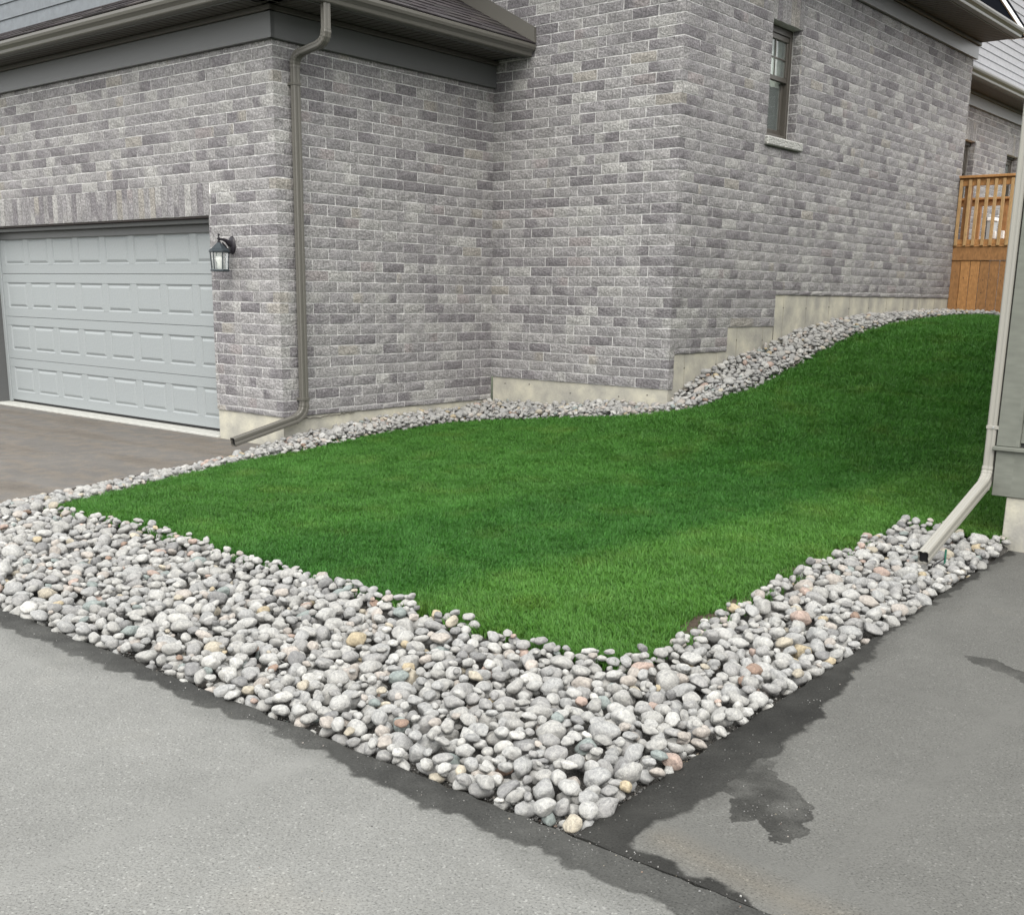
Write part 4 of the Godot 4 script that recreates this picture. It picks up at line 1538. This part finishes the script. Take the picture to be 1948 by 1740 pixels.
func land(x: float, z: float) -> float:
	var fx := clampf((x - gx0) / gstep, 0.0, gw - 1.001)
	var fz := clampf((z - gz0) / gstep, 0.0, gh - 1.001)
	var i := int(fx)
	var j := int(fz)
	var a := fx - i
	var b := fz - j
	var k := j * gw + i
	return lerpf(lerpf(hgrid[k], hgrid[k + 1], a), lerpf(hgrid[k + gw], hgrid[k + gw + 1], a), b)


func ground_mesh(poly: PackedVector2Array, step: float, drop: float, low := false) -> ArrayMesh:
	# the land inside a polygon, cut to its outline
	var st := SurfaceTool.new()
	st.begin(Mesh.PRIMITIVE_TRIANGLES)
	st.set_smooth_group(1)
	var lo := poly[0]
	var hi := poly[0]
	for p in poly:
		lo = lo.min(p)
		hi = hi.max(p)
	var z := lo.y
	while z < hi.y:
		var x := lo.x
		while x < hi.x:
			var cell := PackedVector2Array([Vector2(x, z), Vector2(x + step, z), Vector2(x + step, z + step), Vector2(x, z + step)])
			for part in Geometry2D.intersect_polygons(poly, cell):
				var idx := Geometry2D.triangulate_polygon(part)
				for i in range(0, idx.size(), 3):
					var v: Array = []
					for k in 3:
						var p := part[idx[i + k]]
						v.append(Vector3(p.x, (bed_land(p.x, p.y) if low else land(p.x, p.y)) - drop, p.y))
					tri(st, v[0], v[1], v[2], (v[0] + v[1] + v[2]) / 3.0 - Vector3(0, 1, 0))
			x += step
		z += step
	st.generate_normals()
	st.index()
	return st.commit()


var lawn_poly := PackedVector2Array([Vector2(1.35, 3.02), Vector2(1.15, 2.5), Vector2(0.93, 1.85), Vector2(0.69, 1.15), Vector2(0.60, 0.7), Vector2(0.54, 0.2), Vector2(0.48, -0.3), Vector2(0.44, -0.8), Vector2(0.45, -1.27), Vector2(0.45, -1.9), Vector2(0.60, -2.26), Vector2(1.2, -2.38), Vector2(1.95, -2.41), Vector2(2.5, -2.43), Vector2(2.84, -2.70), Vector2(2.91, -3.4), Vector2(2.89, -5.0), Vector2(2.90, -7.0), Vector2(2.90, -9.5), Vector2(2.98, -10.3), Vector2(4.6, -10.38), Vector2(6.38, -10.4), Vector2(6.38, -0.50), Vector2(6.20, -0.53), Vector2(5.74, -0.5), Vector2(5.80, 0.4), Vector2(5.86, 1.43), Vector2(5.93, 2.05), Vector2(5.95, 2.4), Vector2(6.02, 2.9), Vector2(5.97, 3.14), Vector2(5.5, 3.18), Vector2(4.95, 3.12), Vector2(4.1, 3.02), Vector2(2.6, 3.0)])
var bed_poly := PackedVector2Array([Vector2(1.1, 4.29), Vector2(0.72, 3.05), Vector2(0.52, 2.4), Vector2(0.44, 2.05), Vector2(0.32, 1.6), Vector2(0.2, 1.1), Vector2(0.10, 0.6), Vector2(0.03, 0.25), Vector2(-0.012, 0.0), Vector2(-0.012, -2.97), Vector2(2.338, -2.97), Vector2(2.338, -10.77), Vector2(5.0, -10.77), Vector2(5.0, -10.30), Vector2(3.5, -0.53), Vector2(6.38, -0.49), Vector2(6.43, -0.47), Vector2(6.66, 4.30), Vector2(6.3, 4.33)])


func in_bed(p: Vector2) -> bool:
	return inside(p, bed_poly) and not inside(p, lawn_poly)


# ---------------------------------------------------------------- river stones
func stone_mesh(seed_: int) -> ArrayMesh:
	var r := RandomNumberGenerator.new()
	r.seed = seed_
	var t := (1.0 + sqrt(5.0)) / 2.0
	var v: Array[Vector3] = []
	for p in [[-1, t, 0], [1, t, 0], [-1, -t, 0], [1, -t, 0], [0, -1, t], [0, 1, t], [0, -1, -t], [0, 1, -t], [t, 0, -1], [t, 0, 1], [-t, 0, -1], [-t, 0, 1]]:
		v.append(Vector3(p[0], p[1], p[2]).normalized())
	var f := [[0, 11, 5], [0, 5, 1], [0, 1, 7], [0, 7, 10], [0, 10, 11], [1, 5, 9], [5, 11, 4], [11, 10, 2], [10, 7, 6], [7, 1, 8], [3, 9, 4], [3, 4, 2], [3, 2, 6], [3, 6, 8], [3, 8, 9], [4, 9, 5], [2, 4, 11], [6, 2, 10], [8, 6, 7], [9, 8, 1]]
	for _s in 2:
		var mids := {}
		var g := []
		for q in f:
			var m: Array[int] = []
			for k in 3:
				var a: int = q[k]
				var b: int = q[(k + 1) % 3]
				var key := Vector2i(mini(a, b), maxi(a, b))
				if not mids.has(key):
					mids[key] = v.size()
					v.append((v[a] + v[b]).normalized())
				m.append(mids[key])
			g.append_array([[q[0], m[0], m[2]], [q[1], m[1], m[0]], [q[2], m[2], m[1]], [m[0], m[1], m[2]]])
		f = g
	var n := FastNoiseLite.new()
	n.seed = seed_
	n.frequency = 0.55
	n.fractal_octaves = 2
	var planes := []
	for i in r.randi_range(3, 6) + (5 if seed_ % 3 == 0 else 0):
		planes.append([Vector3(r.randfn(), r.randfn(), r.randfn()).normalized(), r.randf_range(0.62, 0.88)])
	var P: Array[Vector3] = []
	for p in v:
		var q := p * (1.0 + 0.30 * n.get_noise_3d(p.x, p.y, p.z))
		for pl in planes:
			var over: float = q.dot(pl[0]) - pl[1]
			if over > 0.0: q -= pl[0] * over * 0.93
		P.append(q)
	var st := SurfaceTool.new()
	st.begin(Mesh.PRIMITIVE_TRIANGLES)
	st.set_smooth_group(1)
	for q in f:
		tri(st, P[q[0]], P[q[1]], P[q[2]], Vector3.ZERO)
	st.index()
	st.generate_normals()
	return st.commit()


const STONE_TONES := [Color(0.444, 0.438, 0.409), Color(0.509, 0.505, 0.475), Color(0.379, 0.374, 0.357), Color(0.416, 0.416, 0.399), Color(0.574, 0.566, 0.526), Color(0.490, 0.449, 0.399), Color(0.287, 0.285, 0.277), Color(0.509, 0.430, 0.291), Color(0.481, 0.374, 0.315), Color(0.315, 0.355, 0.334), Color(0.536, 0.486, 0.385), Color(0.333, 0.238, 0.183)]


func stone_tone() -> int:
	var r := rng.randf()
	if r < 0.26: return 0
	if r < 0.45: return 1
	if r < 0.60: return 2
	if r < 0.77: return 3
	if r < 0.83: return 4
	if r < 0.90: return 5
	if r < 0.93: return 6
	if r < 0.945: return 7
	if r < 0.96: return 8
	if r < 0.975: return 9
	if r < 0.994: return 10
	return 11


func build_stones() -> void:
	var bed := base("river_stone_bed")
	tag(bed, "bed of pale grey river stones that frames the lawn on three sides", "stone bed", "", "structure")
	put("soil", ground_mesh(bed_poly, 0.2, 0.012, true), M.fines, bed)
	var cs := 0.0125
	var x0 := -0.6
	var z0 := -10.9
	var nx := 600
	var nz := 1240
	var hf := PackedFloat32Array()
	hf.resize(nx * nz)
	hf.fill(-9.0)
	var cells := PackedInt32Array()   # coarse list of bed places
	for j in nz:
		for i in nx:
			var x := x0 + (i + 0.5) * cs
			var z := z0 + (j + 0.5) * cs
			if j % 4 == 0 and i % 4 == 0:
				var q := Vector2(x, z)
				if in_bed(q): cells.append(j * nx + i)
	for j in nz:
		for i in nx:
			hf[j * nx + i] = bed_land(x0 + (i + 0.5) * cs, z0 + (j + 0.5) * cs)
	var meshes: Array[ArrayMesh] = []
	for k in 16: meshes.append(stone_mesh(900 + k))
	var placed := []
	var per_cell := 3.1 / 400.0 * 400.0
	var want := int(cells.size() * 1.7)
	var lawn_in: Array = Geometry2D.offset_polygon(lawn_poly, 0.10)
	var lawn_big: PackedVector2Array = lawn_in[0] if lawn_in.size() else lawn_poly
	for s in want:
		var big := rng.randf()
		var a := 0.026 + 0.027 * big * big + 0.005 * rng.randf()
		if rng.randf() < 0.06: a += 0.016
		if s > want * 0.66: a *= rng.randf_range(0.40, 0.75)
		var b := a * rng.randf_range(0.66, 0.95)
		var c := a * rng.randf_range(0.46, 0.80)
		var yaw := rng.randf() * TAU
		var cy := cos(yaw)
		var sy := sin(yaw)
		var best := INF
		var bx := 0.0
		var bz := 0.0
		var by := 0.0
		for tries in 4:
			var cell := cells[rng.randi() % cells.size()]
			var x := x0 + (cell % nx + rng.randf() * 4.0) * cs
			var z := z0 + (cell / nx + rng.randf() * 4.0) * cs
			var out_of := false
			for e in 6:
				var p := Vector2(x, z) + Vector2.from_angle(e * TAU / 6.0) * b * 0.45
				if not inside(p, bed_poly) or inside(p, lawn_poly):
					out_of = true
					break
			if not out_of and a > 0.04 and inside(Vector2(x, z), lawn_big): out_of = true
			if out_of: continue
			var rest := -9.0
			var ci := int((x - x0) / cs)
			var cj := int((z - z0) / cs)
			var rr := int(a / cs) + 1
			for dj in range(-rr, rr + 1):
				for di in range(-rr, rr + 1):
					var jj := cj + dj
					var ii := ci + di
					if jj < 0 or ii < 0 or jj >= nz or ii >= nx: continue
					var px := (di * cy + dj * sy) * cs / a
					var pz := (-di * sy + dj * cy) * cs / b
					var d2 := px * px + pz * pz
					if d2 < 0.95:
						var under := c * sqrt(1.0 - d2)
						var hgt := hf[jj * nx + ii] - 0.0 + under
						if hgt > rest: rest = hgt
			var over := rest - bed_land(x, z) + rng.randf() * 0.012
			if over < best:
				best = over
				bx = x
				bz = z
				by = rest
		if best == INF or best > 0.08: continue
		by -= c * 0.16
		var tilt := Basis(Vector3(1, 0, 0), rng.randfn(0.0, 0.22)) * Basis(Vector3(0, 0, 1), rng.randfn(0.0, 0.22))
		# lie with the slope
		var e2 := 0.06
		var nrm := Vector3(land(bx - e2, bz) - land(bx + e2, bz), 2 * e2, land(bx, bz - e2) - land(bx, bz + e2)).normalized()
		var q := Quaternion(Vector3.UP, nrm)
		var basis_ := Basis(q) * tilt * Basis(Vector3.UP, -yaw) * Basis.from_scale(Vector3(a, c, b))
		placed.append([Transform3D(basis_, Vector3(bx, by, bz)), stone_tone(), rng.randi() % 16, rng.randf_range(0.85, 1.12)])
		var ci2 := int((bx - x0) / cs)
		var cj2 := int((bz - z0) / cs)
		var r2 := int(a / cs) + 1
		for dj in range(-r2, r2 + 1):
			for di in range(-r2, r2 + 1):
				var jj := cj2 + dj
				var ii := ci2 + di
				if jj < 0 or ii < 0 or jj >= nz or ii >= nx: continue
				var px := (di * cy + dj * sy) * cs / a
				var pz := (-di * sy + dj * cy) * cs / b
				var d2 := px * px + pz * pz
				if d2 < 1.0:
					var topy := by + c * sqrt(1.0 - d2)
					if topy > hf[jj * nx + ii]: hf[jj * nx + ii] = topy
	# which ones show: last ones laid lie on top; rank by apparent size
	var rank := []
	for i in placed.size():
		var t: Transform3D = placed[i][0]
		var s := shown(t.origin)
		var size := 0.0
		if s.x > 0 and s.x < 1948 and s.y > 0 and s.y < 1740:
			var ci := int((t.origin.x - x0) / cs)
			var cj := int((t.origin.z - z0) / cs)
			var topy := t.origin.y + t.basis.get_scale().y
			var open := 1.0 if topy > hf[cj * nx + ci] - 0.008 else 0.15
			size = t.basis.get_scale().x * open / s.z
		rank.append([size, i])
	rank.sort_custom(func(p, q): return p[0] > q[0])
	var mats: Array[StandardMaterial3D] = []
	for c: Color in STONE_TONES:
		var m: StandardMaterial3D = mat(c, 0.92, M.stone_tex, 0.22, M.rockface, 0.25)
		mats.append(m)
	var single := {}
	for i in mini(300, rank.size()): single[rank[i][1]] = true
	var rest := []
	for i in placed.size():
		var p: Array = placed[i]
		if single.has(i):
			var o := put("stone", meshes[p[2]], mats[p[1]], bed)
			o.transform = p[0]
		else:
			rest.append(p)
	var mm := MultiMesh.new()
	mm.transform_format = MultiMesh.TRANSFORM_3D
	mm.use_colors = true
	mm.mesh = stone_mesh(4243)
	mm.instance_count = rest.size()
	for i in rest.size():
		var t: Transform3D = rest[i][0]
		# any side of the stone may lie uppermost
		var turn := Basis(Quaternion(Vector3(rng.randfn(), rng.randfn(), rng.randfn()).normalized(), rng.randf() * TAU))
		mm.set_instance_transform(i, Transform3D(t.basis * turn, t.origin))
		mm.set_instance_color(i, STONE_TONES[rest[i][1]] * rest[i][3])
	var heap := MultiMeshInstance3D.new()
	heap.name = "stone_heap"
	heap.multimesh = mm
	heap.material_override = M.stone
	heap.set_meta("kind", "stuff")
	bed.add_child(heap, true)
	print("stones ", placed.size(), " cells ", cells.size())


# ---------------------------------------------------------------- grass
func tuft(seed_: int, blades: int, radius: float) -> ArrayMesh:
	var r := RandomNumberGenerator.new()
	r.seed = seed_
	var st := SurfaceTool.new()
	st.begin(Mesh.PRIMITIVE_TRIANGLES)
	st.set_smooth_group(1)
	for i in blades:
		var at := Vector2.from_angle(r.randf() * TAU) * radius * sqrt(r.randf())
		var lean := Vector2.from_angle(r.randf() * TAU) * r.randf_range(0.1, 0.95)
		var h := r.randf_range(0.026, 0.058)
		var w := r.randf_range(0.0010, 0.0020)
		var side := Vector3(-lean.y, 0, lean.x).normalized() * w
		var p0 := Vector3(at.x, -0.01, at.y)
		var p1 := p0 + Vector3(lean.x * h * 0.30, h * 0.62, lean.y * h * 0.30)
		var p2 := p0 + Vector3(lean.x * h * 0.95, h * (1.05 - 0.35 * lean.length()), lean.y * h * 0.95)
		var k := r.randf_range(0.6, 1.5)
		var c := Color(1.0 * k, 1.0 * k, 1.0 * k)
		var y := r.randf()
		if y > 0.965: c = Color(4.5 * k, 1.7 * k, 3.0 * k)
		elif y > 0.88: c = Color(1.9 * k, 1.3 * k, 1.4 * k)
		elif y > 0.80: c = Color(0.8 * k, 0.95 * k, 1.5 * k)
		st.set_color(c)
		for v in [p0 - side, p0 + side, p1 + side, p0 - side, p1 + side, p1 - side, p1 - side, p1 + side, p2]:
			st.add_vertex(v)
	st.generate_normals()
	return st.commit()


func build_lawn() -> void:
	var lawn := base("lawn")
	tag(lawn, "green lawn that rises from the front corner to the deck", "lawn", "", "structure")
	put("turf", ground_mesh(lawn_poly, 0.25, 0.004), M.turf, lawn)
	var n1 := FastNoiseLite.new()
	n1.seed = 5
	n1.frequency = 0.9
	n1.fractal_octaves = 4
	var grown: Array = Geometry2D.offset_polygon(lawn_poly, 0.045)
	var lawn_out: PackedVector2Array = grown[0]
	put("bare_soil", ground_mesh(PackedVector2Array([Vector2(5.77, 0.25), Vector2(5.85, 1.43), Vector2(5.92, 2.05), Vector2(6.0, 2.85), Vector2(5.91, 2.85), Vector2(5.80, 2.05), Vector2(5.74, 1.43), Vector2(5.71, 0.25)]), 0.25, -0.002), M.earth, lawn)
	var kinds := []
	kinds.append([tuft(301, 66, 0.043), [], []])
	var z := -10.42
	while z < 3.24:
		var step := 0.036 if z > -2.0 else (0.046 if z > -5.5 else 0.058)
		var x := 0.28
		while x < 6.42:
			var p := Vector2(x + rng.randf_range(-0.5, 0.5) * step, z + rng.randf_range(-0.5, 0.5) * step)
			x += step
			if not inside(p, lawn_poly):
				if rng.randf() > 0.35 or not inside(p, lawn_out): continue
			elif p.y > 0.3 and p.y < 2.8 and p.x > lookup([[-0.5, 5.74], [1.43, 5.86], [2.05, 5.93], [2.9, 6.02]], p.y) - 0.075 - 0.09 * n1.get_noise_2d(p.x, p.y * 4.0) and rng.randf() < 0.9: continue
			var v := n1.get_noise_2d(p.x, p.y)
			# mowing bands run along the lawn: blades rolled one way, then the other
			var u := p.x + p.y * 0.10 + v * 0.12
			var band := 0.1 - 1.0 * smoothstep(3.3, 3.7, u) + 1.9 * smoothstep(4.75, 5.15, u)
			var s := rng.randf_range(0.85, 1.2) * (step / 0.036) ** 0.5
			var dir := Vector3(0.1, 0, -1.0) * 0.15 * band + Vector3(n1.get_noise_2d(p.x * 3.5 + 70.0, p.y * 3.5), 0, n1.get_noise_2d(p.x * 3.5, p.y * 3.5 + 90.0)) * 0.75
			var b := Basis(Vector3.UP, rng.randf() * TAU).scaled(Vector3(s, s * rng.randf_range(0.8, 1.15), s))
			var lean := Basis(Vector3(1, 0, 0), Vector3(dir.z, 1, -dir.x).normalized(), Vector3(0, 0, 1))
			var tr := Transform3D(lean * b, Vector3(p.x, land(p.x, p.y) - 0.002, p.y))
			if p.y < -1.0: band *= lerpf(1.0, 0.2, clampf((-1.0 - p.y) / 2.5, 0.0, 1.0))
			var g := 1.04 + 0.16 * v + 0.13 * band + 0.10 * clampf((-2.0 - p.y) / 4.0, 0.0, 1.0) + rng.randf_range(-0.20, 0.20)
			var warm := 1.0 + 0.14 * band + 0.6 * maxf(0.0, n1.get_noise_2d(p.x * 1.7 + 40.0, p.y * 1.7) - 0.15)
			var kk: Array = kinds[0]
			kk[1].append(tr)
			kk[2].append(Color(0.049 * g * warm, 0.146 * g, 0.022 * g))
		z += step
	var total := 0
	for k: Array in kinds:
		var mm := MultiMesh.new()
		mm.transform_format = MultiMesh.TRANSFORM_3D
		mm.use_colors = true
		mm.mesh = k[0]
		mm.instance_count = k[1].size()
		for i in k[1].size():
			mm.set_instance_transform(i, k[1][i])
			mm.set_instance_color(i, k[2][i])
		total += k[1].size()
		var o := MultiMeshInstance3D.new()
		o.name = "grass"
		o.multimesh = mm
		o.material_override = M.grass
		o.set_meta("kind", "stuff")
		lawn.add_child(o, true)
	print("tufts ", total)


# ---------------------------------------------------------------- grit on the asphalt
func build_grit() -> void:
	var mesh := stone_mesh(77)
	var trs := []
	var cols := []
	for i in 900:
		var p: Vector2
		var r := rng.randf()
		if r < 0.30: p = Vector2(rng.randf_range(3.0, 6.9), 4.30 + absf(rng.randfn(0.0, 0.10)))
		elif r < 0.50: p = Vector2(6.62 + absf(rng.randfn(0.0, 0.10)), rng.randf_range(2.0, 4.4))
		elif r < 0.62: p = Vector2(rng.randf_range(6.5, 7.6), 4.335 + rng.randfn(0.0, 0.02))
		elif r < 0.67: p = Vector2(rng.randfn(7.02, 0.07), rng.randfn(3.8, 0.07))
		elif r < 0.87: p = Vector2(rng.randf_range(3.4, 7.6), rng.randf_range(4.35, 5.7))
		else: p = Vector2(rng.randf_range(6.7, 7.9), rng.randf_range(0.5, 4.2))
		var s := 0.0011 + 0.0032 * rng.randf() * rng.randf()
		if p.x < 6.66 and p.y < 4.30: continue
		trs.append(Transform3D(Basis(Vector3.UP, rng.randf() * TAU) * Basis.from_scale(Vector3(s, s * 0.6, s * 0.8)), Vector3(p.x, s * 0.4, p.y)))
		cols.append(STONE_TONES[stone_tone()] * rng.randf_range(0.3, 0.9))
	# broken fines in the corner of the bed
	for i in 2600:
		var u := rng.randf()
		var p := Vector2(rng.randf_range(2.5, 6.62), 4.27 - absf(rng.randfn(0.0, 0.035))) if u < 0.6 else Vector2(6.63 - absf(rng.randfn(0.0, 0.03)), rng.randf_range(2.0, 4.28))
		if u < 0.12: p = Vector2(6.62 - absf(rng.randfn(0.0, 0.10)), 4.27 - absf(rng.randfn(0.0, 0.07)))
		var s := rng.randf_range(0.002, 0.007)
		trs.append(Transform3D(Basis(Vector3.UP, rng.randf() * TAU) * Basis.from_scale(Vector3(s, s * 0.7, s * 0.85)), Vector3(p.x, bed_land(p.x, p.y) - 0.008 + s * 0.4, p.y)))
		cols.append(STONE_TONES[stone_tone()] * rng.randf_range(0.35, 0.9))
	var mm := MultiMesh.new()
	mm.transform_format = MultiMesh.TRANSFORM_3D
	mm.use_colors = true
	mm.mesh = mesh
	mm.instance_count = trs.size()
	for i in trs.size():
		mm.set_instance_transform(i, trs[i])
		mm.set_instance_color(i, cols[i])
	var o := MultiMeshInstance3D.new()
	o.name = "loose_gravel"
	o.multimesh = mm
	o.material_override = M.stone
	add_child(o, true)
	tag(o, "loose grit and stone chips strewn along the edges of the asphalt", "gravel", "", "stuff")
